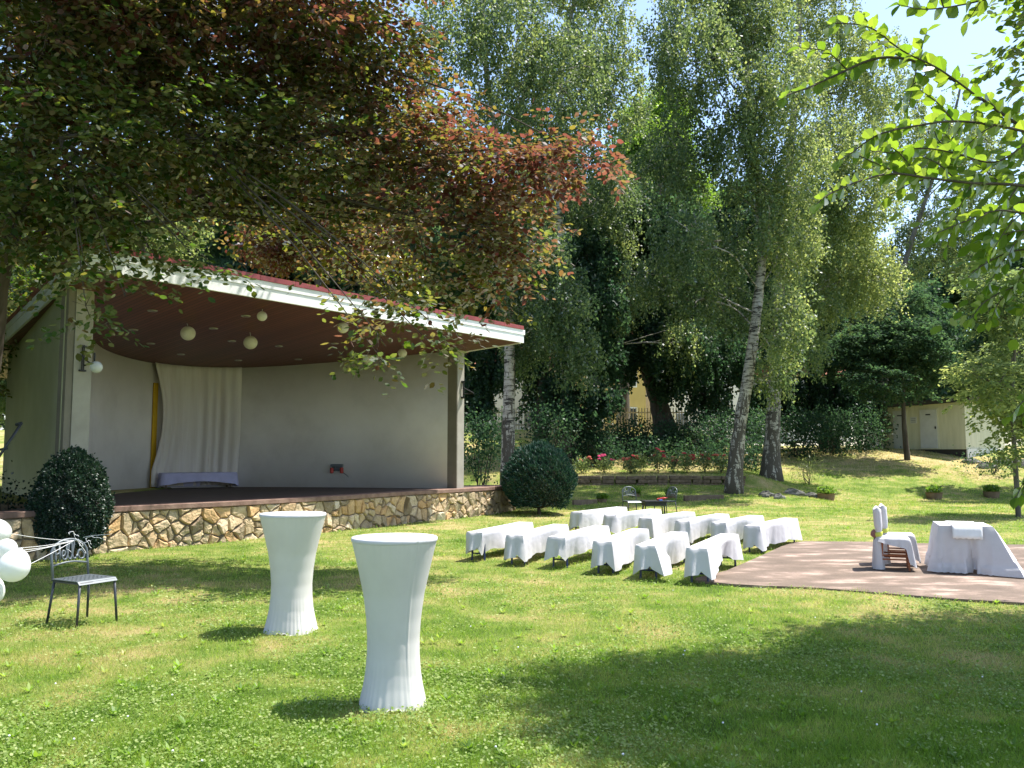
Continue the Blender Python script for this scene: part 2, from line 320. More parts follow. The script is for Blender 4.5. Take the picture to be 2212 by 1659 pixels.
def build_ground():
    xs=np.concatenate([np.linspace(-400,-30,12)[:-1],np.linspace(-30,-14,17)[:-1],np.linspace(-14,24,120)[:-1],np.linspace(24,45,22)[:-1],np.linspace(45,400,12)])
    ys=np.concatenate([np.linspace(-120,0,8)[:-1],np.linspace(0,14,30)[:-1],np.linspace(14,46,130)[:-1],np.linspace(46,80,14)[:-1],np.linspace(80,900,12)])
    X,Y=np.meshgrid(xs,ys); Z=hz(X,Y); nx,ny=len(xs),len(ys)
    v=np.stack([X,Y,Z],-1).reshape(-1,3); f=[(j*nx+i,j*nx+i+1,(j+1)*nx+i+1,(j+1)*nx+i) for j in range(ny-1) for i in range(nx-1)]
    b=MB(); b.v=[tuple(p) for p in v]; b.f=f; o=b.build('ground','ground',smooth=True); tag(o,kind='structure')
build_ground()
SLZ=.03
slab=[G(x,y,SLZ)[:2] for x,y in ((1500,1254),(1589,1262),(1774,1270),(2045,1292),(2212,1302))]
slab+= [np.array((8.5,8.6)),np.array((12.5,9.6)),np.array((14.5,13.0)),np.array((13.2,16.2))]
slab+= [G(x,y,SLZ)[:2] for x,y in ((2175,1176),(1973,1173),(1878,1170),(1740,1169),(1712,1171),(1686,1181),(1631,1206),(1570,1232),(1505,1248))]
b=MB(); b.prism([tuple(p) for p in slab],-.1,SLZ); tag(b.build('paving','slab'),kind='structure')
def inpoly(X,Y,poly):
    r=np.zeros(X.shape,bool); n=len(poly)
    for i in range(n):
        x1,y1=poly[i]; x2,y2=poly[(i+1)%n]
        c=((y1>Y)!=(y2>Y))&(X<(x2-x1)*(Y-y1)/(y2-y1+1e-12)+x1); r^=c
    return r
# ------------------------------------------------------------------ band shell
FZ=.80
capl=[G(x,y,FZ)[:2] for x,y in ((203,1097),(314,1091),(461,1084.5),(542,1080.5),(745,1070),(880,1061.5),(1016,1054.5),(1114,1048.5))]
d0=capl[0]-capl[1]; d0/=np.linalg.norm(d0)
capl=[capl[0]+d0*1.9]+capl
wall_arc=catmull([(-7.9,15.85),(-9.3,18.6),(-10.15,21.4),(-9.75,23.8),(-7.95,25.05),(-4.86,24.75),(-3.1,24.25),(-1.62,23.8)],8)
Lp=np.array((-7.72,15.35)); Rp=np.array((-1.42,23.78)); ax=(Rp-Lp)/np.linalg.norm(Rp-Lp); nb=np.array([-ax[1],ax[0]])
shell=thing('band_shell','open air stage with cream curved back wall, red brown boarded ceiling and rubble stone base','building',(-5,20,0))
stagepoly=[tuple(p+np.array((-.20,.13))) for p in capl]+[(.0,27.2),(-1.6,26.4)]+[tuple(p) for p in wall_arc[::-1]]+[(-8.6,16.6)]
b=MB(); b.prism(stagepoly[:],.0,FZ-.012); b.build('stage_floor','stagefloor',shell)
cs=catmull(capl,4)
# cap stone, slabs butted with fine joints
b=MB(); b.strip([tuple(p) for p in cs],.42,FZ-.10,FZ,1); b.strip([tuple(p) for p in (cs[-1],cs[-1]+np.array((-.85,.5)))],.4,FZ-.10,FZ-.003,1)
b.build('wall_cap','cap',shell,bevel=.012)
# rubble stones
base=[p+np.array((-.045*ax[1]*0-.05*nb[0]*-1,.0)) for p in cs]
bp=[]
for i,p in enumerate(cs):
    t=cs[min(i+1,len(cs)-1)]-cs[max(i-1,0)]; t/=np.linalg.norm(t); bp.append(p+np.array([-t[1],t[0]])*.07)
bl=np.array(bp); sl=np.concatenate([[0],np.cumsum(np.linalg.norm(np.diff(bl,axis=0),axis=1))]); LEN=sl[-1]
def wpos(u):
    x=np.interp(u,sl,bl[:,0]); y=np.interp(u,sl,bl[:,1]); e=.02
    t=np.array([np.interp(u+e,sl,bl[:,0])-np.interp(u-e,sl,bl[:,0]),np.interp(u+e,sl,bl[:,1])-np.interp(u-e,sl,bl[:,1])]); t/=max(np.linalg.norm(t),1e-9)
    return np.array([x,y]),np.array([t[1],-t[0]])
b=MB(); b.strip([tuple(p) for p in bl],.3,-.2,FZ-.10,1)
e=bl[-1]; b.strip([tuple(e),tuple(e+np.array((-.8,.5)))],.3,-.2,FZ-.10,1)
b.build('mortar_wall','mortar',shell)
def clip(poly,p,q):
    """keep the part of poly nearer p than q"""
    m=(p+q)/2; n=q-p; out=[]
    for i in range(len(poly)):
        a,c=poly[i],poly[(i+1)%len(poly)]; da=np.dot(a-m,n); dc=np.dot(c-m,n)
        if da<=0: out.append(a)
        if da*dc<0: out.append(a+(c-a)*da/(da-dc))
    return out
rg=np.random.default_rng(5); H0,H1=-.12,FZ-.10
pts=[]
while len(pts)<int(LEN*(H1-H0)/.047):
    best=None;bd=-1
    for _ in range(2):
        q=np.array([rg.uniform(0,LEN),rg.uniform(H0,H1)])
        dd=min([np.hypot((q-p)[0],(q-p)[1]*1.15) for p in pts[-400:]],default=9)
        if dd>bd: bd=dd;best=q
    pts.append(best)
pts=np.array(pts); b=MB(); tint=[]
for i,p in enumerate(pts):
    poly=[np.array(c) for c in ((p[0]-.7,H0),(p[0]+.7,H0),(p[0]+.7,H1),(p[0]-.7,H1))]
    for j in np.argsort(np.hypot(*(pts-p).T))[1:18]:
        poly=clip(poly,p,pts[j])
        if len(poly)<3: break
    if len(poly)<3: continue
    poly=[np.array([min(max(c[0],0),LEN),c[1]]) for c in poly]; c=np.mean(poly,axis=0)
    # irregular subdivided outline
    ring=[]
    for k in range(len(poly)):
        a,q=poly[k],poly[(k+1)%len(poly)]
        for t in (0,.33,.66): ring.append(a+(q-a)*t+rg.normal(0,.006,2)*(t>0))
    n=len(ring); vs=[];pro=rg.uniform(.025,.075); tl=rg.normal(0,.12,2)
    for s,dz in ((-.012,-.01),(-.020,.6),(-.040,1.0)):
        for q in ring:
            v=c-q; l=np.linalg.norm(v); qq=q+v/max(l,1e-6)*min(-s,l*.8)
            P,nn=wpos(qq[0]); o=pro*dz+(np.dot(qq-c,tl) if dz==1.0 else 0)+ (rg.normal(0,.004) if dz>0 else 0)
            P=P+nn*o; vs.append((P[0],P[1],min(qq[1],H1-.004)))
    P,nn=wpos(c[0]); P=P+nn*(pro*1.08); vs.append((P[0],P[1],c[1]))
    fs=[(r*n+k,r*n+(k+1)%n,(r+1)*n+(k+1)%n,(r+1)*n+k) for r in (0,1) for k in range(n)]+[(2*n+k,2*n+(k+1)%n,3*n) for k in range(n)]
    b.add(vs,fs); tint+=[rg.random()]*len(vs)
b.build('stone_facing','stone',shell,tint=tint)
# walls
b=MB(); b.strip([tuple(p) for p in wall_arc],.3,FZ-.02,lambda x,y:plz(x,y)-.002,1); b.build('back_wall','plaster',shell,smooth=True)
def pill(c,w,d,name):
    q=[c-ax*w/2,c+ax*w/2,c+ax*w/2+nb*d,c-ax*w/2+nb*d]
    b=MB(); b.prism([tuple(p) for p in q],FZ-.01,lambda x,y:plz(x,y)-.001); return b,q
b,q=pill(Lp,.32,.38,'p'); b.build('pillar','pillar_l',shell)
b,q=pill(Rp,.28,.40,'p'); o=b.build('pillar','pillar_l',shell)
b=MB(); i0=Rp-ax*.145; b.prism([tuple(p) for p in (i0-nb*(-.005),i0+nb*.40,i0+nb*.40-ax*.02,i0+nb*.005-ax*.02)][::-1],FZ,lambda x,y:plz(x,y)-.004); b.build('pillar_side','pillar_d',shell)
b=MB(); i0=Lp-ax*.165; b.prism([tuple(p) for p in (i0+nb*.02,i0+nb*.30,i0+nb*.30-ax*.12,i0+nb*.02-ax*.12)][::-1],FZ-.3,lambda x,y:plz(x,y)-.004); b.build('pillar_side','pillar_d',shell)
F0=PL(184,579); F1=PL(1127,739.5); E0=PL(18,765)
lw0=Lp-ax*.30+nb*.12; lwd=(E0[:2]-lw0); lwd/=np.linalg.norm(lwd); lw1=np.array(E0[:2])
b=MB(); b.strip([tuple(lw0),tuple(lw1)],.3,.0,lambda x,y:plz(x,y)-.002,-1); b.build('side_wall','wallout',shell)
r0=Rp+ax*.14+nb*.38; b=MB(); b.strip([tuple(r0),tuple(r0+nb*3.5)],.25,FZ-.3,lambda x,y:plz(x,y)-.002,1); b.build('side_wall','plaster',shell)
# roof plate: plan corners
ed=PL(0,749)[:2]-F0[:2]; ed/=np.linalg.norm(ed)
fl=F0[:2]; fr=F1[:2]; bl_=fl+ed*14; 
er=PL(1010,757)[:2]-fr; er/=np.linalg.norm(er); br_=fr+nb*6.5*.55+er*4.0
top=lambda h:(lambda x,y:plz(x,y)+h)
b=MB(); b.prism([tuple(fl),tuple(fr),tuple(br_),tuple(bl_)],top(0),top(.06)); b.build('ceiling','ceil',shell)
b=MB(); b.prism([tuple(p) for p in (fl,fr,br_,bl_)],top(.36),top(.42)); b.build('roof','roofdark',shell)
c0=(fl+fr+br_+bl_)/4
def edge(p,q,out,th,z0,z1,bb,ext=0):
    d=(q-p)/np.linalg.norm(q-p); o=np.array([d[1],-d[0]]); 
    if np.dot(o,c0-p)>0:o=-o
    p=p-d*ext;q=q+d*ext
    bb.prism([tuple(v) for v in (p+o*out,q+o*out,q+o*(out-th),p+o*(out-th))],top(z0),top(z1))
b=MB(); edge(fl,fr,.04,.05,-.02,.195,b,.04); edge(fl,fr,.055,.07,.198,.33,b,.075)
edge(bl_,fl-ed*-.05,.04,.05,-.02,.195,b); edge(bl_,fl-ed*-.09,.055,.07,.198,.33,b)
edge(fr+er*.06,br_,.04,.05,-.02,.195,b); edge(fr+er*.1,br_,.055,.07,.198,.33,b)
b.build('fascia','fascia',shell)
b=MB()
dF=(fr-fl); LF=np.linalg.norm(dF); dF/=LF; ns=14
for k in range(ns):
    edge(fl+dF*(LF*k/ns+.004),fl+dF*(LF*(k+1)/ns-.004),.075,.2,.333,.43+.004*(k%2),b)
edge(bl_,fl+ed*.15,.075,.2,.333,.43,b); edge(fr+er*.15,br_,.075,.2,.333,.43,b)
b.build('roof_flashing','redroof',shell)
# ceiling downlights
z2=lambda x,y:((x/2.212)*.6777,(750+y/2.212)*.6777); z3=lambda x,y:((900+x/2.458)*.6777,(900+y/2.458)*.6777)
for q in [z2(*p) for p in ((1074,530),(941,665),(1063,762),(1276,838),(1733,568),(1505,656),(1635,744),(1967,781),(1681,880),(2102,873))]+[z3(*p) for p in ((412,478),(537,569),(125,601),(963,489))]:
    p=PL(*q); b=MB(); b.lathe([(.05,-.012),(.085,-.02),(.10,-.012),(.10,.004),(.05,.004)],(p[0],p[1],p[2]),20,cap=False); b.lathe([(.0,.006),(.048,.004)],(p[0],p[1],p[2]-.008),20,cap=False)
    t=b.build('ceiling_light','steel',shell,smooth=True)
p=G(719,1040,FZ); 
def wallpoint(px,py,off=.0):
    """point on the arc wall along a pixel ray, and its inward normal"""
    u=(px-1106)/F; best=None
    for i in range(len(wall_arc)-1):
        a,c=wall_arc[i],wall_arc[i+1]; fa=a[0]-u*a[1]*1.0; fc=c[0]-u*c[1]
        if fa*fc<=0 and a[1]>20:
            t=fa/(fa-fc); q=a+(c-a)*t; d=(c-a)/np.linalg.norm(c-a); best=(q,np.array([d[1],-d[0]]))
    q,n=best; q=q+n*off; P=D(px,py,q[1]); return np.array([q[0],q[1],P[2]]),n
q,n=wallpoint(719,812,.012); b=MB(); rot=Vector((n[0],n[1],0)).to_track_quat('Z','Y').to_matrix()
b.lathe([(.0,.0),(.07,0),(.07,.01)],q,16,rot); b.build('vent_hole','black',shell)
# timber steps beside the shell
st=thing('garden_steps','dark brown timber steps in the shade left of the round box bush','steps',(-9.4,15.5,0))
for k in range(4):
    b=MB(); b.box((-9.9,14.9+k*.5,.1+k*.2),(2.1,.12,.2),-.12); b.build('step_riser','woodold',st,bevel=.01)
hr=MB(); h0=D(46,915,14.3); h1=D(-14,1004,14.0); hr.tube([h0,(h0+h1)/2,h1],.022,8); hr.tube([h0+np.array([-.09,0,-.02]),h0+np.array([.01,0,.01])],.025,8); q_=(h0*.35+h1*.65); hr.tube([q_-np.array([.10,0,.0]),q_+np.array([.06,0,.03])],.02,8); hr.tube([h1,h1+np.array([-.02,0,-.9])],.022,8)
tag(hr.build('handrail','dark_metal',smooth=True),'dark slanting metal handrail in front of the outer stage wall at the left edge','handrail')
# ------------------------------------------------------------------ things on the stage
LN=[((406,720),16,(404,699)),((566,683),11,(567,668)),((541,740),15,(540,718)),((741,708),12.4,(744,694)),((791,714),11,(792,703)),((794,776),11.5,(797,758)),((869,763),10.3,(869,750))]
lab=['large white paper lantern, leftmost under the stage ceiling','small paper lantern hanging highest, near the front edge of the stage ceiling','large paper lantern low under the ceiling, directly above the curtain side of the stage',
 'paper lantern hanging left of the beech twigs over the stage','paper lantern half hidden behind copper beech leaves near the fascia','paper lantern lowest behind the hanging beech twigs','paper lantern furthest right, nearest the right pillar']
for (c,r,a),lb in zip(LN,lab):
    A=PL(*a); Y=A[1]; P=D(c[0],c[1],Y); rr=r*Y/F
    t=thing('paper_lantern',lb,'paper lantern',P,0,'paper lanterns hanging under the stage ceiling')
    prof=[]
    for k in range(33):
        th=-PI/2+PI*k/32; prof.append((max(.02,math.cos(th))*rr*(1-.018*(k%2)),math.sin(th)*rr*.97))
    MB().lathe(prof,P,28,cap=False).build('shade','paper',t)
    MB().tube([(P[0],P[1],P[2]+rr*.9),(A[0],A[1],plz(A[0],A[1]))],.006,5).build('cord','ribbon',t)
# curtain
def strip_sheet(path,ztop,zbot,nrow,wave,rg):
    n=len(path); vs=[]
    for j in range(nrow+1):
        f=j/nrow
        for i,p in enumerate(path):
            t=path[min(i+1,n-1)]-path[max(i-1,0)]; t/=np.linalg.norm(t); nn=np.array([t[1],-t[0]])
            w=wave[i]*(.35+.65*f)
            x=p[0]+nn[0]*w; y=p[1]+nn[1]*w
            vs.append([x,y,ztop[i]+(zbot[i]-ztop[i])*f])
    return vs,[(j*n+i,j*n+i+1,(j+1)*n+i+1,(j+1)*n+i) for j in range(nrow) for i in range(n-1)]
def arcrange(x0,x1,off,n):
    return [wallpoint(x0+(x1-x0)*k/(n-1),900,off)[0][:2] for k in range(n)]
n=90; path=arcrange(322,522,.14,n); s=np.linspace(0,1,n)
wave=.045*np.sin(s*46+2*np.sin(s*9))+.03*np.sin(s*23)
zt=[plz(*p)-.01 for p in path]; zb=[FZ+.05]*n
vs,fs=strip_sheet([np.array(p) for p in path],zt,zb,24,wave,None)
# pull the left edge in where the cloth is gathered
for j in range(25):
    f=j/24; pull=.26*math.sin(min(1,f*1.15)*PI)**1.0*(1 if f<.87 else .6)
    for i in range(n):
        w=(1-s[i])**2*pull; v=vs[j*n+i]; d=np.array(path[-1])-np.array(path[0]); d/=np.linalg.norm(d); v[0]+=d[0]*w; v[1]+=d[1]*w
        v[0]+=d[0]*-.25*s[i]**3*max(0,f-.6); 
b=MB().add(vs,fs); o=b.build('curtain','curtain',smooth=True,solid=.004); tag(o,'long beige curtain hanging from the ceiling against the stage back wall','curtain')
pp=[np.array(p) for p in arcrange(327,337,.02,6)]
b=MB(); b.strip([tuple(p) for p in pp],.03,FZ+.005,lambda x,y:plz(x,y)-.55,-1); b.build('wall_strip','yellow',shell)
# bench with lilac cloth
pc,nn=wallpoint(420,1030,.42); an=math.atan2(nn[1],nn[0])+PI/2
t=thing('low_table','low table hidden under the lilac cloth at the curtain foot','table',(pc[0],pc[1],FZ),an)
MB().box((0,0,.40),(2.0,.42,.03)).build('tabletop','woodold',t,world=False)
for a in (-.9,.9):
    for c in (-.16,.16): MB().box((a,c,.19),(.05,.05,.38)).build('leg','woodold',t,world=False)
def drape(w,d,h,drop,flare,rg,n=26,rows=12,topn=10,wav=.02,wl=9,crn=.04):
    """cloth over a box top w x d at height h; drop(side,u) is hem drop, flare(side,u) outward push; returns verts, faces"""
    # perimeter points
    per=[]; cn=[(-w/2,-d/2),(w/2,-d/2),(w/2,d/2),(-w/2,d/2)]; nor=[(0,-1),(1,0),(0,1),(-1,0)]
    for sd in range(4):
        a,c=cn[sd],cn[(sd+1)%4]; m=max(6,int(n*(w if sd%2==0 else d)/max(w,d)))
        for k in range(m):
            u=k/m; x=a[0]+(c[0]-a[0])*u; y=a[1]+(c[1]-a[1])*u; n0=nor[sd]
            if k==0: pn=nor[(sd-1)%4]; n0=((n0[0]+pn[0])*.7,(n0[1]+pn[1])*.7)
            per.append((x,y,n0,sd,u))
    P=len(per); vs=[]; ph=[rg.uniform(0,6) for _ in range(6)]
    for j in range(rows+1):
        f=j/rows
        for i,(x,y,n0,sd,u) in enumerate(per):
            dr=drop(sd,u); s_=i/P*2*PI
            o=f*flare(sd,u)+ (f**1.3)*wav*(math.sin(s_*wl+ph[0])+.7*math.sin(s_*wl*1.9+ph[1]))+.012*min(1,f*8)
            cx=crn*.6*f*(math.exp(-(u/.08)**2)+math.exp(-((1-u)/.08)**2)); o+=cx
            z=h-dr*f
            vs.append((x+n0[0]*o,y+n0[1]*o,max(z,.012+.006*math.sin(i*1.3))))
    fs=[(j*P+i,(j+1)*P+i,(j+1)*P+(i+1)%P,j*P+(i+1)%P) for j in range(rows) for i in range(P)]
    vs.append((0,0,h+.002)); fs+=[(i,(i+1)%P,len(vs)-1) for i in range(P)]
    return vs,fs
rg2=random.Random(3)
vs,fs=drape(2.06,.46,.425,lambda s,u:(.40 if s!=0 else .34-.10*math.sin(u*PI)) ,lambda s,u:.05,rg2)
o=MB().add(vs,fs).build('table_cloth','lilac',world=False,smooth=True); o.location=(pc[0],pc[1],FZ+.001); o.rotation_euler=(0,0,an)
tag(o,'lilac cloth draped over the low table at the foot of the curtain','cloth')
# wall socket unit and cable
q,nn=wallpoint(732,1010,.05); an=math.atan2(nn[1],nn[0])+PI/2
t=thing('wall_socket_unit','grey pipe bracket with two red plugs low on the stage back wall','socket',q,an)
b=MB(); b.box((0,-.04,.06),(.36,.10,.07)); b.box((-.05,-.03,-.03),(.03,.04,.12)); b.box((.0,-.03,-.05),(.16,.05,.04)); b.box((0,.0,0),(.34,.02,.2)); b.build('bracket','grey_metal',t,world=False,bevel=.008)
for a in (-.15,.15):
    b=MB(); b.lathe([(.045,-.14),(.05,-.12),(.05,.0),(.035,.02)],(a,-.05,-.02),12); b.build('plug','red',t,world=False)
qa=q+np.array([.17*math.cos(an),.17*math.sin(an),-.14]); qb=G(776,1049,FZ); 
cb=catmull([qa,qa+np.array([.15,-.1,-.10]),qb+np.array([-.15,.05,.03]),qb+np.array([0,0,.01]),qb+np.array([.5,-.1,.01])],6)
tag(MB().tube(cb,.007,6).build('power_cable','black'),'thin black cable running from the red plugs down to the stage floor','cable')
# wall lamps
wl=thing('wall_lamp','white globe lamp on a dark bracket fixed to the left stage pillar','wall lamp',(Lp[0],Lp[1],3.6))
fc=Lp-nb*.0; yp=fc[1]; pz=lambda y:D(180,y,yp)[2]
o3=lambda s,o,z:np.array([fc[0]+ax[0]*s-nb[0]*o,fc[1]+ax[1]*s-nb[1]*o,z])
b=MB(); 
for s in (-.03,.0): b.tube([o3(s,.03,pz(803)),o3(s,.03,pz(746))],.012,6)
b.box(o3(-.015,.02,pz(801)),(.12,.05,.03),.9); b.box(o3(-.015,.02,pz(749)),(.12,.05,.03),.9)
b.tube([o3(0,.03,pz(775)),o3(.02,.24,pz(787))],.014,6); b.tube([o3(0,.03,pz(790)),o3(.02,.38,pz(785))],.014,6); b.tube([o3(.02,.36,pz(790)),o3(.02,.36,pz(765))],.018,8)
b.build('bracket','black',wl)
gc=D(208,793,yp-.3); b=MB(); b.lathe([(max(.01,math.cos(-PI/2+PI*k/14))*.105,math.sin(-PI/2+PI*k/14)*.105) for k in range(15)],gc,20); b.build('globe','globe',wl,smooth=True)
wl=thing('lamp_bracket','dark empty lamp bracket on the outer face of the right stage pillar','bracket',(Rp[0],Rp[1],3))
fo=Rp+ax*.05; o4=lambda s,o,z:np.array([fo[0]+ax[0]*s-nb[0]*o,fo[1]+ax[1]*s-nb[1]*o,z]); pz=lambda y:D(996,y,fo[1])[2]
b=MB(); b.tube([o4(0,.05,pz(860)),o4(0,.05,pz(824))],.022,6); b.box(o4(0,.03,pz(825)),(.09,.09,.05)); b.box(o4(0,.03,pz(859)),(.09,.09,.05))
b.tube([o4(0,.05,pz(838)),o4(0,.40,pz(850))],.018,6); b.tube([o4(0,.05,pz(851)),o4(0,.42,pz(851))],.018,6); b.build('arm','black',wl)
# ------------------------------------------------------------------ cocktail tables
def cocktail(px,top,h,rt,label,seed):
    rgc=random.Random(seed); t=thing('cocktail_table',label,'standing table',(px[0],px[1],0),rgc.uniform(0,1.5),'cocktail tables with white stretch covers')
    seg=144; prof=[(0,1),(.05,.955),(.11,.90),(.2,.82),(.34,.705),(.48,.635),(.6,.605),(.7,.615),(.8,.65),(.88,.705),(.94,.76),(.985,.80),(1,.815)]
    zs=np.concatenate([np.linspace(0,.7,30),np.linspace(.71,1,26)]); vs=[]
    ph=rgc.uniform(0,6)
    for f in zs:
        r0=np.interp(f,[p[0] for p in prof],[p[1] for p in prof])*rt
        for k in range(seg):
            a=2*PI*k/seg; g=max(0,(f-.62)/.38)
            lobe=.055*g*math.cos(4*(a-PI/4)); pl=(g**1.5)*.024*(math.sin(a*31+ph+3.5*math.sin(a*2+ph)+1.5*math.sin(a*5))*(.15+.85*abs(math.cos(2*(a-PI/4)))**2))
            tp=max(0,1-f/.14)*.0035*math.sin(a*46+3*math.sin(a*4))
            seam=.006*math.exp(-((a-5.2)/.03)**2)*(1-0.0*f)
            hemz=.018*abs(math.sin(a*13+ph))*(1 if f>.995 else 0)
            r=r0*(1+lobe+pl+tp)+seam
            vs.append((r*math.cos(a),r*math.sin(a),h*(1-f)+.022*g*(1-math.cos(4*(a-PI/4)))*.9+hemz-.03*g))
    nr=len(zs); fs=[(j*seg+k,(j+1)*seg+k,(j+1)*seg+(k+1)%seg,j*seg+(k+1)%seg) for j in range(nr-1) for k in range(seg)]
    MB().add(vs,fs).build('stretch_cover','stretch',t,world=False,smooth=True)
    MB().lathe([(.0,h+.012),(rt*.985,h+.012),(rt*1.004,h+.006),(rt*1.006,h-.012),(rt*.99,h-.02)],(0,0,0),72,cap=False).build('tabletop','cloth',t,world=False,smooth=True)
    MB().tube([(0,0,.03),(0,0,h-.03)],.03,10).build('pole','steel',t,world=False)
    return t
a=D(852.5,1157,6.05); cocktail((a[0],6.05),0,1.125,.297,'white stretch covered standing table, the nearer and larger of the two',1)
a=D(633,1110,8.5); cocktail((a[0],8.5),0,1.125,.318,'white stretch covered standing table, the farther one in front of the stone wall',2)
# ------------------------------------------------------------------ metal chairs with Hello backs
def hello_chair(label,loc,rz,mat='grey_metal'):
    t=thing('metal_chair',label,'metal chair',loc,rz,'metal garden chairs with Hello lettering backs')
    w,dp,h=.43,.44,.44   # local: faces -Y
    sx=w/2-.02; fy=-dp/2+.02; by=dp/2-.02
    for x,y,ox,oy in ((-sx,fy,-.03,-.02),(sx,fy,.03,-.02),(-sx,by,-.03,.05),(sx,by,.03,.05)):
        MB().tube([(x,y,h-.01),(x+ox,y+oy,0)],[.014,.012],8).build('leg','dark_metal',t,world=False,smooth=True)
    # perforated seat
    nu,nv=9,7; vs=[];
    for j in range(nv*2+1):
        for i in range(nu*2+1):
            x=(i/(nu*2)-.5)*w; y=(j/(nv*2)-.5)*dp; e=max(0,(-y-dp*.40))/(dp*.1); z=h+.01-.035*e*e; vs.append((x,y,z))
    fs=[]; W=nu*2+1
    for j in range(nv*2):
        for i in range(nu*2):
            if i%2==1 and j%2==1 and (i//2*7+j//2*5)%7!=0 and i<nu*2-1 and j<nv*2-1: continue
            fs.append((j*W+i,j*W+i+1,(j+1)*W+i+1,(j+1)*W+i))
    MB().add(vs,fs).build('seat',mat,t,world=False,solid=.008)
    b=MB(); b.tube([(-sx,fy,h-.012),(sx,fy,h-.012),(sx,by,h-.012),(-sx,by,h-.012),(-sx,fy,h-.012)],.012,6); b.build('seat_frame','dark_metal',t,world=False)
    # back: arch frame
    y0=by; Y=lambda z:y0+.02+(z-h)*.16
    pts=[(-w/2+.015,Y(h),h-.01),(-w/2+.015,Y(.62),.62)]
    for k in range(13):
        a_=PI-PI*k/12; z=.69+.14*math.sin(a_); pts.append(((w/2-.015)*math.cos(a_),Y(z),z))
    pts+=[(w/2-.015,Y(.62),.62),(w/2-.015,Y(h),h-.01)]
    b=MB(); b.tube(pts,.014,8); b.tube([((k/10-.5)*(w-.03),Y(.575),.575+.028*math.sin(PI*k/10)) for k in range(11)],.011,6)
    b.build('back_frame',mat,t,world=False,smooth=True)
    # the word, seen by a viewer in front of the chair (viewer looks along +Y, x runs the same way)
    S=[[(.02,.62),(.05,.80),(.09,.74),(.09,.0)],[(.09,.42),(.22,.46)],[(.22,.84),(.21,.0)],
       [(.27,.22),(.35,.28),(.37,.42),(.32,.50),(.28,.40),(.28,.18),(.33,.06),(.40,.10),(.46,.40),(.50,.80),(.47,.93),(.44,.80),(.44,.25),(.48,.06),(.54,.10),(.60,.42),(.65,.84),(.62,.96),(.59,.84),(.58,.25),(.62,.06),(.68,.10)],
       [(.84+.095*math.cos(a_),.30+.24*math.sin(a_)) for a_ in [2*PI*k/14 for k in range(15)]],[(.68,.10),(.74,.26)],[(.93,.34),(.985,.50)]]
    b=MB()
    for st_ in S:
        pr=st_ if len(st_)<4 else [tuple(p) for p in catmull(st_,4)]
        cv=[]
        for u,v in pr:
            x=(u-.5)*(w-.05); zt=.69+.14*math.sqrt(max(0,1-(x/(w/2-.015))**2)); zb=.60+.02*math.cos(x/(w)*PI); z=zb+(zt-zb)*v; cv.append((x,Y(z),z))
        b.tube(cv,.0105,6)
    b.build('hello_lettering',mat,t,world=False,smooth=True)
    return t
cxy=G(183,1251,.44)
hello_chair('grey metal garden chair with white ribbons tied on its back, beside the balloons',(cxy[0],cxy[1],.0),math.atan2(-.47,.88)+PI/2)
CH1=np.array([cxy[0],cxy[1]])
p=gz(1364,1104); hello_chair('metal Hello chair facing the camera behind the back row of benches',(3.33,23.9,float(hz(3.3,23.9))),.25)
hello_chair('metal Hello chair turned sideways at the right of the small black table',(4.25,24.0,float(hz(4.1,24))),-1.05)
t=thing('side_table','small black garden table between two metal chairs behind the benches','table',(3.82,23.3,0))
MB().box((3.82,23.3,.47),(.62,.5,.05),.1).build('tabletop','black',t,bevel=.01); MB().box((3.82,23.3,.40),(.56,.44,.08),.1).build('apron','black',t)
for a in (-.25,.25):
    for c in (-.18,.18): MB().tube([(3.82+a,23.3+c,.38),(3.82+a*1.1,23.3+c*1.1,0)],.015,6).build('leg','black',t)
tag(MB().lathe([(.02,-.13),(.035,-.12),(.035,.08),(.015,.12),(.015,.16)],(4.02,23.25,.54),12,Matrix.Rotation(1.4,3,'Y')).build('bottle','red'),'small red bottle lying on the black side table','bottle')
tag(MB().box((3.98,23.15,.51),(.10,.07,.03),.4).build('small_box','blue',bevel=.01),'small blue box lying on the black side table','box')
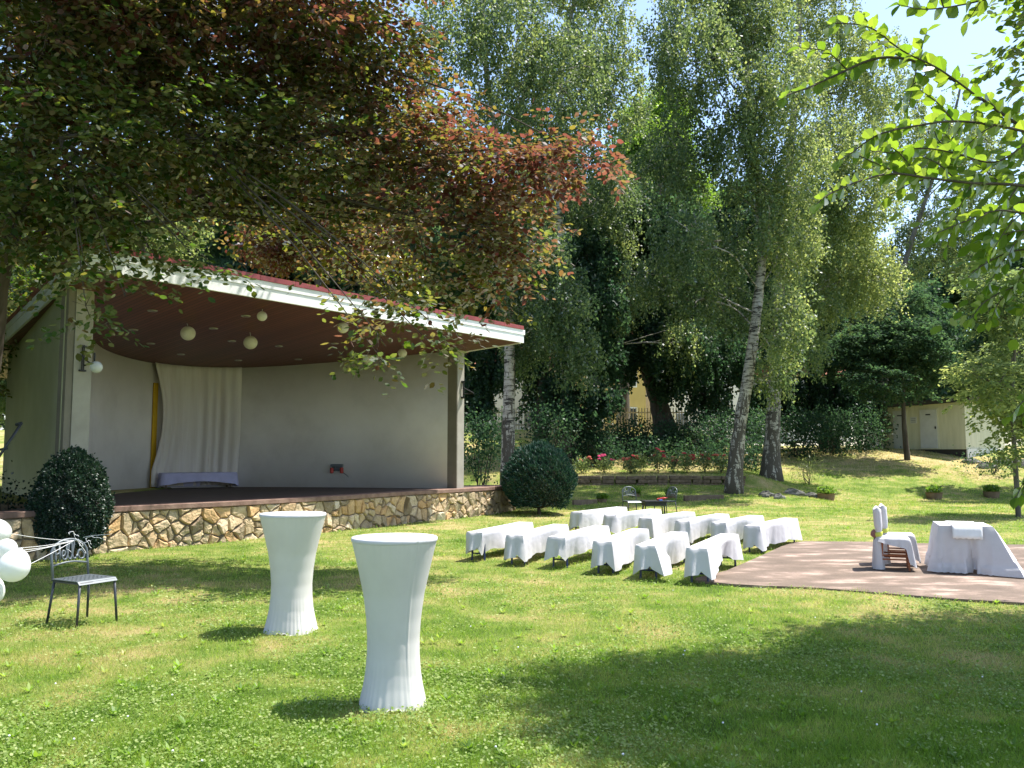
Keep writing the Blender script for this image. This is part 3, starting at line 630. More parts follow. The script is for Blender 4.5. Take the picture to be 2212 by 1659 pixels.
# ------------------------------------------------------------------ balloons and ribbons
tie=np.array([*(CH1+np.array([-.14,.10])),.80])
ty=D(160,1168,8.95); tie=ty
BL=[((-6,1149),27,30,7.9,0),((15,1186),22,20,7.6,1),((31,1221),32,35,7.2,2),((-28,1235),30,33,7.5,3),((-6,1277),15,24,7.3,4)]
blab=['topmost white balloon of the bunch, cut by the left photo edge','white balloon between the topmost and the lowest large one','large white balloon of the bunch hanging nearest to the metal chair','white balloon of the bunch almost hidden at the left photo edge','lowest small part seen of the white balloons at the left edge']
for ((x,y),rx,ry,Y,k),lb in zip(BL,blab):
    P=D(x,y,Y); a=rx*Y/F; c=ry*Y/F
    t=thing('balloon',lb,'balloon',P,0,'white balloons tied to the chair')
    dn=Vector(tuple(tie-P)).normalized()
    if k in(2,3): dn=Vector((dn.x*.5-.0,dn.y,dn.z+1.0)).normalized()
    if k==4: dn=Vector((.1,0,1)).normalized()
    rot=(-dn).to_track_quat('Z','Y').to_matrix(); prof=[]
    for i in range(22):
        th=PI*i/21; z=math.cos(th)*c; r=a*math.sin(th)*(1+.10*math.cos(th)); 
        if z<0: z*=1.12; r*=(1-.10*(-z/c))
        prof.append((max(r,.004),z))
    MB().lathe(prof[::-1],P,28,rot,cap=True).build('balloon_skin','balloon',t,smooth=True)
    kn=P+np.array(dn)*c*1.12
    MB().lathe([(.004,-.0),(.012,-.018),(.002,.01)],kn,8,rot).build('knot','ribbon',t)
    sag=.03; cv=[kn+(tie-kn)*f+np.array([0,0,-.012*math.sin(PI*f)]) for f in np.linspace(0,1,12)]
    MB().tube(cv,.0024,5).build('string','ribbon',t)
b=MB(); r4=random.Random(11)
for k in range(11):
    p0=tie+np.array([r4.uniform(-.03,.13),r4.uniform(-.02,.03),r4.uniform(-.03,.05)]); pts=[p0]
    d=np.array([r4.uniform(-.1,.1),r4.uniform(-.04,.04),r4.uniform(-.06,.10)])
    for j in range(5):
        d=d*.8+np.array([r4.uniform(-.04,.05),r4.uniform(-.02,.02),r4.uniform(-.05,.03)]); pts.append(pts[-1]+d*.5)
    b.tube(catmull(pts,3),.0024,4)
tag(b.build('ribbon_knot','ribbon'),'tangle of white ribbon knotted round the top of the metal chair','ribbon')
# ------------------------------------------------------------------ covered benches
zz=lambda x,y:((1400+x/2.458)*.6777,(1500+y/2.458)*.6777); zy=lambda x,y:((2200+x/2.079)*.6777,(1200+y/2.079)*.6777)
BN=[(zz(222,462),zz(335,482),zz(728,375)),(zz(520,487),zz(655,505),zz(1002,390)),(zz(857,500),zz(985,520),zz(1320,415)),(zz(1197,540),zz(1350,553),zz(1626,452)),(zz(1555,572),zz(1690,587),zz(1928,482)),(zz(1937,603),zy(110,1140),zy(302,1060)),
    (zz(1030,300),zz(1120,325),zz(1461,282)),(zz(1293,325),zz(1385,345),zz(1725,300)),(zz(1568,352),zz(1665,372),zz(1989,325)),(zz(1853,372),zz(1960,392),(1570,1110)),(zy(150,960),zy(235,968),zy(467,935)),(zy(378,988),zy(460,990),zy(692,950))]
bl_txt=['leftmost bench of the front row under a white cloth','second bench from the left in the front row, white cloth','third bench from the left in the front row, white cloth','fourth bench from the left in the front row, white cloth','fifth bench of the front row, cloth corner blown aside from a blue leg','bench at the right end of the front row, white cloth, standing half on the paving',
 'leftmost bench of the back row under a white cloth','second bench from the left in the back row, white cloth','third bench from the left in the back row, white cloth','fourth bench from the left in the back row, white cloth','fifth bench from the left in the back row, white cloth','bench at the right end of the back row, white cloth reaching its feet']
def leg_frame(x):
    b=MB(); s=1 if x>0 else -1
    for y in (-.10,.10): b.tube([(x,y,.44),(x+s*.02,y*1.1,0)],.016,6)
    b.tube([(x,-.10,.12),(x,.10,.12)],.012,6); b.tube([(x,0,.12),(x-s*.28,0,.43)],.010,6); b.tube([(x,-.10,.43),(x,.10,.43)],.014,6); return b
for i,(nl,nr,fr_) in enumerate(BN):
    a=G(*nl,.48); c=G(*nr,.48); f=G(*fr_,.48); rr=random.Random(100+i)
    d=f-c; Ln=np.linalg.norm(d[:2]); yaw=math.atan2(d[1],d[0]); 
    if i in(0,1,2,3,4,5): yaw=math.atan2(d[1],d[0])
    wd=.27; L2=2.2
    u=np.array([math.cos(yaw),math.sin(yaw)]); v=np.array([-u[1],u[0]])
    near=c[:2]; L2=2.3; kx=(fr_[0]-1106)/F; best=min(np.linspace(.5,1.5,400),key=lambda th:abs((near[0]+L2*math.cos(th))-kx*(near[1]+L2*math.sin(th)))); yaw=float(best)
    u=np.array([math.cos(yaw),math.sin(yaw)]); v=np.array([-u[1],u[0]]); cen=near+u*L2/2+v*wd/2
    zg=SLZ-.02 if i==5 else 0
    print('bench',i,np.round(near,2),'len',round(float(Ln),2),'wid',round(float(np.linalg.norm((c-a)[:2])),2),'yaw',round(math.degrees(yaw)))
    t=thing('covered_bench',bl_txt[i],'bench',(cen[0],cen[1],zg*.5),yaw,'benches covered with white cloths')
    MB().box((0,0,.455),(L2,.25,.025)).build('seat','woodold',t,world=False)
    for x in (-L2/2+.18,L2/2-.18): leg_frame(x).build('leg','navy_metal',t,world=False)
    base=.375+rr.uniform(-.02,.02); ph=[rr.uniform(0,6) for _ in range(5)]; lift=rr.uniform(.0,.09); arch=rr.uniform(-.01,.09); ff=rr.uniform(.04,.14)
    if i in(8,9,10,11,6,7): base=.40;
    def drop(s,u_,base=base,lift=lift,arch=arch,ph=ph,i=i):
        # sides: 0 front long (-y), 1 far end, 2 back long, 3 near end
        corner=math.exp(-(u_/.10)**2)+math.exp(-((1-u_)/.10)**2)
        if s in(0,2):
            v_=base-.02+ .015*math.sin(u_*14+ph[0])-arch*math.sin(u_*PI)+rr.uniform(.0,.0)+.025*corner+.006*math.sin(u_*31+ph[3])
            if i==4 and s==0: v_-=.22*math.exp(-((u_-.12)/.07)**2)
            if i==5 and s==0: v_-=.16*math.exp(-((u_-.45)/.3)**2)
            return v_
        return base-.02-lift*math.sin(u_*PI)*(.9 if s==3 else .3)-(.07*math.exp(-((u_-.8)/.1)**2) if s==3 else 0)+.02*corner
    def flare(s,u_,ph=ph,ff=ff,i=i):
        if s==3: return ff*(.5+.8*math.sin(u_*PI))+ .03*math.sin(u_*9+ph[1])
        return .025+.04*math.sin(u_*8+ph[2])*math.sin(u_*PI)+(.12*math.exp(-(u_/.12)**2) if (i==4 and s==0) else 0)+(.06*math.sin(u_*5+ph[3]) if s==0 else 0)
    vs,fs=drape(L2,wd,.475,drop,flare,rr,n=70,rows=14,wav=.009,wl=11,crn=.02)
    # little sag and creases on top
    o=MB().add(vs,fs).build('cloth_cover','cloth',t,world=False,smooth=False); o.data.polygons.foreach_set('use_smooth',[True]*len(o.data.polygons))
    m=o.modifiers.new('e','EDGE_SPLIT'); m.split_angle=R(60)
# ------------------------------------------------------------------ ceremony chairs
def ceremony_chair(label,cx,cy,flower,rz=0):
    z0=SLZ; t=thing('ceremony_chair',label,'chair',(cx,cy,z0),rz,'ceremony chairs in white covers')   # faces +X
    for x,y,s in ((-.20,-.19,-.03),(-.20,.19,-.03),(.13,-.19,.02),(.13,.19,.02)):
        M_=Matrix.Identity(4); b=MB(); b.tube([(x,y,.44),(x+s,y,0)],[.021,.018],4); b.build('leg','wood',t,world=False)
    for y in (-.19,.19):
        MB().tube([(-.21,y,.22),(.13,y,.22)],.011,6).build('stretcher','wood',t,world=False); MB().tube([(-.21,y,.16),(.13,y,.16)],.011,6).build('stretcher','wood',t,world=False)
    MB().tube([(.13,-.19,.30),(.13,.19,.30)],.013,6).build('stretcher','wood',t,world=False)
    MB().box((-.03,0,.435),(.37,.42,.035)).build('seat','wood',t,world=False,bevel=.008)
    # cover: back sleeve, pinched at the sash, falling to the ground behind
    rr=random.Random(int(cx*100)); vs=[];ring=40
    zs=[.0,.1,.2,.3,.4,.46,.5,.56,.64,.74,.82,.86,.872]
    for z in zs:
        pin=math.exp(-((z-.50)/.06)**2); wx=.055*(1-.45*pin)+(.03*(1-z/.46) if z<.46 else 0); wy=.225*(1-.12*pin)
        cxx=-.235-.05*(z-.45 if z>.45 else 0)
        if z<.45: cxx=-.255
        for k in range(ring):
            a=2*PI*k/ring; sx=math.copysign(abs(math.cos(a))**.6,math.cos(a)); sy=math.copysign(abs(math.sin(a))**.6,math.sin(a))
            w=1+.10*math.sin(a*9+z*5)*(1 if z<.45 else .35); horn=.03*abs(math.sin(a))**6 if z>.85 else 0
            vs.append((cxx+wx*sx*w*(1 if z<.87 else .55),wy*sy*(1 if z<.87 else .93),z+.012+horn))
    nz=len(zs); fs=[(j*ring+k,j*ring+(k+1)%ring,(j+1)*ring+(k+1)%ring,(j+1)*ring+k) for j in range(nz-1) for k in range(ring)]+[tuple((nz-1)*ring+k for k in range(ring))]
    b=MB().add(vs,fs)
    # seat cloth with short sides and long front fall
    def drop(s,u):
        if s==1: return .40+.03*math.sin(u*9)
        if s==3: return .05
        uu=u if s==0 else 1-u
        return .05+.10*uu**.7+(.28*max(0,(uu-.86)/.14) if uu>.86 else 0)
    def flare(s,u): return .06 if s==1 else .02
    v2,f2=drape(.40,.45,.468,drop,flare,rr,n=26,rows=10,wav=.008,wl=12,crn=.015); v2=[(x-.035,y,z) for x,y,z in v2]; b.add(v2,f2)
    b.build('chair_cover','cloth',t,world=False,smooth=True)
    vs=[];
    for z,e in ((.47,.004),(.48,.010),(.525,.010),(.535,.004)):
        for k in range(ring):
            a=2*PI*k/ring; sx=math.copysign(abs(math.cos(a))**.6,math.cos(a)); sy=math.copysign(abs(math.sin(a))**.6,math.sin(a))
            vs.append((-.238+(.042+e)*sx,(.205+e)*sy,z+.012+.012*math.sin(a+2)))
    MB().add(vs,[(j*ring+k,j*ring+(k+1)%ring,(j+1)*ring+(k+1)%ring,(j+1)*ring+k) for j in range(3) for k in range(ring)]).build('sash','lime',t,world=False,smooth=True)
    if True:
        b=MB(); r5=random.Random(4)
        for lay,(nn_,rad) in enumerate(((9,.075),(7,.055),(5,.03))):
            for k in range(nn_):
                a=2*PI*k/nn_+lay; c=(-.30-.012*lay,math.cos(a)*rad*.5-.02,.515+math.sin(a)*rad*.5); b.lathe([(.001,-.006),(.028,-.002),(.032,.006),(.02,.014),(.001,.01)],c,7,Matrix.Rotation(-PI/2,3,'Y')@Matrix.Rotation(a*.3,3,'X'))
        b.tube([(-.30,-.03,.50),(-.31,-.04,.35),(-.30,-.03,.22)],.008,5)
        b.build('fabric_flower','rosette',t,world=False)
pa=G(1921,1190,SLZ+.2)
ceremony_chair('white covered wooden chair with lime sash, the one nearer the camera',5.68,12.82,True,-.36)
ceremony_chair('white covered wooden chair with lime sash, the one standing behind',6.02,13.42,False,-.34)
# ------------------------------------------------------------------ altar table
t=thing('altar_table','square table hidden below the white cloth on the paving','table',(6.60,12.72,SLZ),-.42)
MB().box((0,0,.64),(.65,.82,.03)).build('tabletop','woodold',t,world=False)
for a in (-.28,.28):
    for c in (-.36,.36): MB().box((a,c,.315),(.045,.045,.62)).build('leg','wood',t,world=False)
rr=random.Random(9)
def drop(s,u):
    if s==0: return .655+(-.05 if abs(u-.62)<.03 else 0)
    return .66
def flare(s,u):
    if s==0: return .02+.10*u-.10*math.exp(-((u-.60)/.06)**2)+.02*math.sin(u*8)
    if s==1: return .36-.08*u
    if s==2: return .10
    return .07
vs,fs=drape(.68,.86,.665,drop,flare,rr,n=60,rows=22,wav=.022,wl=10,crn=.10)
# crumpled foot of the cloth
vs=[(x+(.02*math.sin(y*31+x*17) if z<.2 else 0),y-(.035*abs(math.sin(x*19)) if z<.10 else 0),z) for x,y,z in vs]
o=MB().add(vs,fs).build('tablecloth','cloth',world=False,smooth=True); o.location=(6.60,12.72,SLZ+.006); o.rotation_euler=(0,0,-.36); m=o.modifiers.new('e','EDGE_SPLIT'); m.split_angle=R(60)
tag(o,'large white cloth over the altar table, pulled out to the right at its foot','tablecloth')
b=MB(); xs=np.linspace(-.18,.20,16); vs=[]
prof=[(.40,.672),(.2,.671),(-.2,.671),(-.452,.671),(-.475,.655),(-.492,.60),(-.505,.54),(-.515,.49)]
for (y,z) in prof:
    for k,x in enumerate(xs): vs.append((x,y-.006*abs(math.sin(k*1.9))*(z<.66),z+(.008*math.sin(k*2.1) if z<.5 else 0)))
W=len(xs); b.add(vs,[(j*W+i,j*W+i+1,(j+1)*W+i+1,(j+1)*W+i) for j in range(len(prof)-1) for i in range(W-1)])
ro_=b.build('table_runner','ribbon',world=False,smooth=True,solid=.003); ro_.location=(6.60,12.72,SLZ+.01); ro_.rotation_euler=(0,0,-.36)
tag(ro_,'short white satin runner hanging over the front of the altar cloth','runner')
# ------------------------------------------------------------------ foliage helpers
def leaves(P,Dr,Nv,L,Wd,k=4,fold=.0):
    """P base points, Dr directions, Nv normals -> vertices (n*k,3)"""
    Dr=unit(Dr); S=unit(np.cross(Dr,Nv)); Nn=np.cross(S,Dr); L=L[:,None]; Wd=Wd[:,None]
    if k==4: V=np.stack([P,P+Dr*L*.45+S*Wd*.5+Nn*Wd*fold,P+Dr*L,P+Dr*L*.45-S*Wd*.5+Nn*Wd*fold],1)
    elif k==3: V=np.stack([P-S*Wd*.5,P+S*Wd*.5,P+Dr*L],1)
    else: V=np.stack([P,P+Dr*L*.25+S*Wd*.40,P+Dr*L*.62+S*Wd*.44,P+Dr*L,P+Dr*L*.62-S*Wd*.44,P+Dr*L*.25-S*Wd*.40],1)
    return V.reshape(-1,3)
def lobepts(rg,lobes,dens,shell=.55):
    """cluster centres inside ellipsoids; lobe=(cx,cy,cz,rx,ry,rz[,weight[,tint]])"""
    out=[];ti=[];rad=[]
    for lb in lobes:
        c=np.array(lb[:3]); r=np.array(lb[3:6]); w=lb[6] if len(lb)>6 else 1; tt=lb[7] if len(lb)>7 else .5
        n=max(4,int(dens*w*(r[0]*r[1]*r[2])**(2/3)))
        d=unit(rg.normal(size=(n,3))); q=rg.random(n)**(1-shell)*.45+.55*rg.random(n)**.4
        # uneven outline
        wob=1+.22*np.sin(d[:,0]*5+c[0]*3)*np.cos(d[:,2]*6+c[2])+.12*np.sin(d[:,1]*9+d[:,2]*7+c[1])
        out.append(c+d*r*(q*wob)[:,None]); ti.append(np.full(n,tt)+rg.normal(0,.17,n)); rad.append(np.tile(d,(1,1)))
    return np.concatenate(out),np.concatenate(ti),np.concatenate(rad)
def crown(rg,lobes,dens,nl,style,L,Wd,k=4,tj=.16):
    C,T,Dv=lobepts(rg,lobes,dens); n=len(C)
    if style=='droop':
        ln=rg.uniform(.4,1.25,n); t=rg.random((n,nl)); ang=rg.uniform(0,2*PI,n); lean=np.stack([np.cos(ang),np.sin(ang)],1)*rg.uniform(.1,.45,n)[:,None]
        P=C[:,None,:]+np.stack([lean[:,0,None]*t*1.0,lean[:,1,None]*t,-ln[:,None]*t**1.1+.15],-1)+rg.normal(0,.07,(n,nl,3))
        Dr=np.stack([rg.normal(0,.6,(n,nl)),rg.normal(0,.6,(n,nl)),rg.normal(-.7,.45,(n,nl))],-1); Nv=rg.normal(0,1,(n,nl,3))
    elif style=='spray':
        az=rg.uniform(0,2*PI,n); dd=np.stack([np.cos(az),np.sin(az),rg.normal(-.25,.2,n)],1); dd=unit(dd+Dv*.6); sd=unit(np.cross(dd,[0,0,1]))
        t=rg.random((n,nl)); s=rg.normal(0,1,(n,nl)); ext=rg.uniform(.45,.9,n)[:,None]
        P=C[:,None,:]+dd[:,None,:]*(t*ext)[...,None]+sd[:,None,:]*(s*.16*(1.15-t))[...,None]+rg.normal(0,.035,(n,nl,3)); P[...,2]-=.12*t*t
        Dr=dd[:,None,:]*.7+sd[:,None,:]*np.sign(s)[...,None]*.8+rg.normal(0,.35,(n,nl,3)); Dr[...,2]-=.25
        Nv=np.stack([rg.normal(0,.5,(n,nl)),rg.normal(0,.5,(n,nl)),np.ones((n,nl))],-1)
    else:
        P=C[:,None,:]+rg.normal(0,.30,(n,nl,3))*np.array([1,1,.75]); Dr=rg.normal(0,1,(n,nl,3))+Dv[:,None,:]*.8+np.array([0,0,-.4]); Nv=rg.normal(0,1,(n,nl,3))+np.array([0,0,.6])
    m=n*nl; P=P.reshape(-1,3);Dr=Dr.reshape(-1,3);Nv=Nv.reshape(-1,3)
    sz=rg.uniform(.7,1.25,m); ti=np.clip(np.repeat(T,nl)+rg.normal(0,tj,m),0,1)
    return leaves(P,Dr,Nv,L*sz,Wd*sz,k),ti
def pxl(px,py,rx,ry,Y,w=1,tt=.5,ry_d=None):
    c=D(px,py,Y); s=Y/F; return (c[0],c[1],c[2],rx*s,(ry_d if ry_d else (rx+ry)/2*s),ry*s,w,tt)
def limbs(b,rg,trunk,lobes,r0,nb_=4,rmin=.02,zmin=0,low=99):
    T=np.array(trunk); big=[np.array(l[:3]) for l in lobes[:low]]
    for li,lb in enumerate(lobes):
        c=np.array(lb[:3]); r=np.array(lb[3:6])
        if lb[7]<.16 or max(r)<.55:
            up=[g for g in big if g[2]>c[2]+.3] or big; g=min(up,key=lambda q:np.linalg.norm(q-c)); q=catmull([g,(g+c)/2+np.array([0,0,.15]),c],4); b.tube(q,[.02*(1-.7*k/(len(q)-1)) for k in range(len(q))],5,cap=False)
            for _ in range(nb_):
                e=c+unit(rg.normal(size=3))*r*.8; b.tube([q[-3],c,e],[.008,.006,.003],4,cap=False)
            continue
        cand=[i for i in range(len(T)) if T[i,2]<c[2]-.15*abs(c[2]-T[0,2]) and T[i,2]>zmin] or [int(np.argmin(abs(T[:,2]-zmin-.2)))]
        i=min(cand,key=lambda k:np.linalg.norm(T[k]-c)*1.0+abs(T[k,2]-c[2])*.2); s=T[i]; L=np.linalg.norm(c-s)
        mid=(s+c)/2+np.array([rg.normal(0,.08*L),rg.normal(0,.08*L),.10*L]); q=catmull([s,mid,c],4); rr=max(rmin*1.5,r0*.07+.005*L)
        b.tube(q,[rr*(1-.75*k/(len(q)-1)) for k in range(len(q))],6,cap=False)
        for _ in range(nb_):
            j=rg.integers(len(q)//2,len(q)); e=c+unit(rg.normal(size=3))*r*.85; m2=(q[j]+e)/2+rg.normal(0,.1,3)*r
            qq=catmull([q[j],m2,e],3); b.tube(qq,[rmin*1.3*(1-.8*k/(len(qq)-1))+.004 for k in range(len(qq))],5,cap=False)
def tree(name,label,trunkpts,r0,lobes,lm,bark,style='droop',dens=14,nl=26,L=.10,Wd=.07,k=4,seed=1,group=None,cat='tree',flare=1.5,nbr=4,tj=.16,rtop=.25,zmin=0,low=99):
    rg=np.random.default_rng(seed); base=np.array(trunkpts[0]); t=thing(name,label,cat,base,0,group)
    tp=catmull(trunkpts,5); n=len(tp); b=MB(); wr=random.Random(seed)
    rs=[]
    for i in range(n):
        f=i/(n-1); rs.append(r0*((1-f)*(1-rtop)+rtop)*(1+(flare-1)*math.exp(-f*n/2.2))*(1+wr.uniform(-.05,.05)))
    tp[0]=tp[0]-np.array([0,0,.3]); b.tube(tp,rs,12,wob=.05,rg=wr)
    limbs(b,rg,tp,lobes,r0,nbr,zmin=zmin,low=low); b.build('trunk',bark,t,smooth=True)
    V,ti=crown(rg,lobes,dens*(DF if k==4 else DB),nl,style,L*(1.15 if k==4 else 1),Wd*(1.15 if k==4 else 1),k,tj); npmesh('crown',V,k,lm,t,ti); return t,len(ti)
NL=0; DF=4.9; DB=1.5
def T(*a,**k):
    global NL
    t,n=tree(*a,**k); NL+=n; print(a[0],n); return t
# ------------------------------------------------------------------ trees
wh=lambda px,py,Y:D(px,py,Y)
def grd(px,Y):
    X=(px-1106)/F*Y; return np.array([X,Y,float(hz(X,Y))])
# copper beech, overhanging from the left
bt=np.array([-9.15,14.4,0.0]); bt[2]=float(hz(bt[0],bt[1]))-.02
BE=[(120,60,330,200,11.5,1,.42),(420,60,300,170,12.5,1,.45),(330,-20,230,90,11.0,.8,.8),(620,20,150,90,12,.8,.85),(60,120,120,110,10.6,.7,.55),(690,40,220,150,13,1,.5),(800,140,140,130,13.5,1,.62),(130,300,260,150,11,1,.25),(420,300,280,130,12.5,1,.28),(690,300,200,130,13,1,.45),
    (910,310,130,110,13,1,.72),(1060,350,120,80,12.8,1,.85),(1190,340,90,50,12.6,1,.95),(1270,340,45,40,12.5,1,1.0),(960,480,150,95,13,.9,.62),(1110,490,80,90,13.2,.9,.72),(1060,590,75,70,13,.8,.5),(930,600,75,50,12.5,.8,.35),
    (850,640,55,35,11.8,.9,.35),(740,500,150,70,14,.6,.55),(240,470,170,60,11.5,.9,.2),(60,470,110,90,10.8,1,.2),(180,560,60,50,10.8,.9,.15),(185,660,32,50,10.6,.7,.1),(550,470,90,50,14,.5,.45),(340,560,40,20,11.6,.5,.15),
    (815,720,30,55,11.2,.9,.35),(820,770,16,30,11.2,1,.2),(925,690,24,45,11.5,1,.3),(935,745,12,22,11.5,1,.25),(420,555,28,14,11.2,.8,.1),(475,588,18,9,11.2,1,.1),(270,640,28,30,10.8,.6,.1)]
lob=[pxl(a,b_,c,d,Y,w,t_) for (a,b_,c,d,Y,w,t_) in BE]
# upper crown above the picture: casts the dappled shade on stage and lawn
lob+=[(-8,14,11.5,4.2,3.4,2.4,.8,.5),(-4.6,13.2,11.5,2.6,2.6,2.0,.8,.6),(-1.8,13.4,10.6,1.5,1.7,.9,.8,.8),(-9.5,17,9,3,2.5,2.5,.7,.4),(-11.5,12,8,2.5,3,3,.8,.3),(-5.5,17.5,10.5,3,2,1.8,.7,.5),(-6,18.5,8.3,2.8,2.2,1.2,.8,.5),(-13.3,13.5,4.2,2.2,3,3,.8,.2),(-11.6,9.5,5,2.2,2.5,2.6,.8,.2),(-12.5,16,6,2,3,2.5,.8,.2),(-13.5,20,6,2.5,2.5,3,.8,.2),(-6,10.6,9.2,2.4,1.6,1.2,.8,.5)]  # unseen low lobes at far left are added to shade the side wall
bp_=[bt,bt+np.array([.1,-.1,2.5]),bt+np.array([.5,-.3,5]),bt+np.array([1.3,-.5,7.5]),bt+np.array([2.0,-.4,10.5]),bt+np.array([2.4,-.2,13])]
T('copper_beech','large copper beech reaching in from the left over the stage, coppery drooping leaves',bp_,.46,lob,'lf_beech','bark',style='spray',dens=105,nl=22,L=.100,Wd=.072,k=6,seed=21,nbr=5,tj=.22,zmin=4.6,low=9)
GB='tall birches behind the lawn'
def lobs(lst,Y,w=1,t=.5,jy=2.0,seed=0):
    r=random.Random(seed); return [pxl(a,b_,c,d,Y+r.uniform(-jy,jy)*.6,q[0] if q else w,q[1] if len(q)>1 else t) for a,b_,c,d,*q in lst]
T('birch_tree','tall leaning birch with white trunk standing just behind the benches',[grd(1580,31)]+[wh(x,y,31) for x,y in ((1597,930),(1618,800),(1637,650),(1645,540),(1636,400),(1618,200),(1602,0),(1600,-160))],.245,
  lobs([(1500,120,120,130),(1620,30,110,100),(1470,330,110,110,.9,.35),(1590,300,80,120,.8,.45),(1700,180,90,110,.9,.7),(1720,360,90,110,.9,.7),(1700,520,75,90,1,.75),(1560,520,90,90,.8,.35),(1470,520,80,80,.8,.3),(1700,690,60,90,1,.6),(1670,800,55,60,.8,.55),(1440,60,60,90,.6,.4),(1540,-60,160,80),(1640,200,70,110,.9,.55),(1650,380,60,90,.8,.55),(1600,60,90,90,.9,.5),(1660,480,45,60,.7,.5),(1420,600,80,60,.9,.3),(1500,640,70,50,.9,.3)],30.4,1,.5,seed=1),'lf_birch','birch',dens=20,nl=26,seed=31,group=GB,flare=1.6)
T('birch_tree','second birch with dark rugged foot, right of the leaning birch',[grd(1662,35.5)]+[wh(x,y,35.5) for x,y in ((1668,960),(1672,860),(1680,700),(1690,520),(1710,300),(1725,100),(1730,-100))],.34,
  lobs([(1790,90,100,120,.9,.75),(1850,250,100,120,.8,.7),(1790,330,90,110,.9,.6),(1860,420,95,100,1,.8),(1830,540,95,90,1,.85),(1890,600,75,70,1,.9),(1790,640,80,70,.9,.7),(1760,500,70,100,.8,.5),(1740,740,60,60,.8,.5),(1900,130,70,90,.5,.6),(1750,-60,150,80),(1590,670,80,55,.9,.3),(1540,590,80,60,.8,.35)],35,1,.6,seed=2),'lf_birch','birch',dens=20,nl=26,seed=32,group=GB,flare=1.7)  # higher tints paint these lobes as sunlit
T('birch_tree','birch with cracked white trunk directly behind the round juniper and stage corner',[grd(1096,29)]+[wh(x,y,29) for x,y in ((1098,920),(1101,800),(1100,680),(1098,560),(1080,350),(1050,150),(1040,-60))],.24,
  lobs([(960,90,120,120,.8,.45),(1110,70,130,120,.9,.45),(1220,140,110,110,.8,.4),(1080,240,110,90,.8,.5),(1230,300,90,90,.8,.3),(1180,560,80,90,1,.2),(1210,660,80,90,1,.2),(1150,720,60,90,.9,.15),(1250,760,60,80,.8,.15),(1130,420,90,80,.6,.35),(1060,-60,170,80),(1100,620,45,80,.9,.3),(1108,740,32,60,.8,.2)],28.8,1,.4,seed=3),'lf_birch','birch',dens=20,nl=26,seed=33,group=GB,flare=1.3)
T('birch_tree','slender birch in the middle distance, crown top centre of the photo',[grd(1225,37)]+[wh(x,y,37) for x,y in ((1222,850),(1215,600),(1205,350),(1215,150),(1240,0),(1250,-100))],.2,
  lobs([(1290,60,110,110,.7,.5),(1340,200,90,110,.7,.45),(1260,180,80,100,.6,.45),(1150,180,80,110,.6,.5),(1230,-40,150,60),(1300,420,110,100,.9,.3),(1340,640,60,80,.8,.6),(1470,740,60,60,.8,.5),(1330,540,60,60,.8,.6)],38,1,.45,seed=4),'lf_birch','birch',dens=19,nl=24,L=.11,Wd=.08,seed=34,group=GB,flare=1.2)
T('willow_tree','airy tall tree with slanting limbs beyond the shed, sky showing through',[grd(1905,49)]+[wh(x,y,49) for x,y in ((1910,850),(1925,700),(1960,550),(2010,400),(2060,250),(2080,160))],.22,
  lobs([(1960,330,80,90,.6,.65),(2050,300,80,90,.55,.6),(2110,400,60,90,.5,.55),(2010,480,80,100,.5,.5),(2090,540,70,90,.6,.45),(1950,560,60,90,.6,.4),(1960,210,60,70,.4,.6),(2130,300,50,60,.5,.7)],49,.6,.5,seed=5),'lf_birch','barkgrey',dens=17,nl=24,L=.12,Wd=.09,seed=35,nbr=7)
GD='dark broadleaf trees behind the rose bed'
T('dark_tree','dark tree with thick leaning trunk before the picket fence',[grd(1440,42)]+[wh(x,y,42) for x,y in ((1425,880),(1398,790),(1380,680),(1400,520),(1430,380))],.5,
  lobs([(1380,600,110,100,1,.4),(1480,640,90,80,1,.4),(1350,470,100,90,.9,.4),(1450,480,90,90,.7,.4),(1480,760,90,80,1,.25),(1560,760,80,80,1,.25),(1400,720,70,60,.9,.3),(1530,850,60,50,.8,.2),(1340,780,50,60,.8,.2),(1300,700,60,60,.8,.3),(1450,830,50,30,.6,.2),(1430,560,90,60,.6,.4)],41,1,.4,seed=6),'lf_dark','bark',style='droop',dens=17,nl=34,L=.14,Wd=.11,seed=36,group=GD)
T('dark_tree','dark tree filling the gap between the stage roof and the middle birch',[grd(1170,38)]+[wh(x,y,38) for x,y in ((1172,850),(1180,650),(1170,500),(1150,350))],.3,
  lobs([(1080,480,90,90,.9,.3),(1010,560,90,90,.9,.3),(1260,560,80,80,.9,.4),(1290,660,70,70,.9,.3),(1070,640,90,70,.9,.25),(1060,780,50,70,1,.2),(1010,740,40,60,1,.2),(1140,760,50,60,1,.2),(1240,740,60,60,1,.2),(1300,760,50,50,.8,.2),(1215,830,45,40,.8,.2),(1320,850,40,35,.7,.2),(1290,560,60,60,.9,.4),(1170,850,50,50,.9,.2),(1260,870,60,50,.9,.15),(1030,860,40,60,1,.15),(1130,330,130,90,.5,.4)],38,1,.4,seed=7),'lf_dark','bark',style='droop',dens=17,nl=34,L=.14,Wd=.11,seed=37,group=GD)
T('bright_tree','sunlit yellow green maple seen between the birches',[grd(1345,47)]+[wh(x,y,47) for x,y in ((1350,800),(1350,600),(1355,420),(1360,330))],.3,
  lobs([(1420,330,90,70,1.2),(1440,240,60,60,1),(1480,420,70,70,1),(1370,330,60,60),(1330,400,50,50),(1400,430,50,60),(1250,570,50,60),(1240,630,50,50),(1390,260,50,40)],46,1,.6,seed=8),'lf_bright','barkgrey',style='clump',dens=16,nl=32,L=.14,Wd=.11,seed=38)
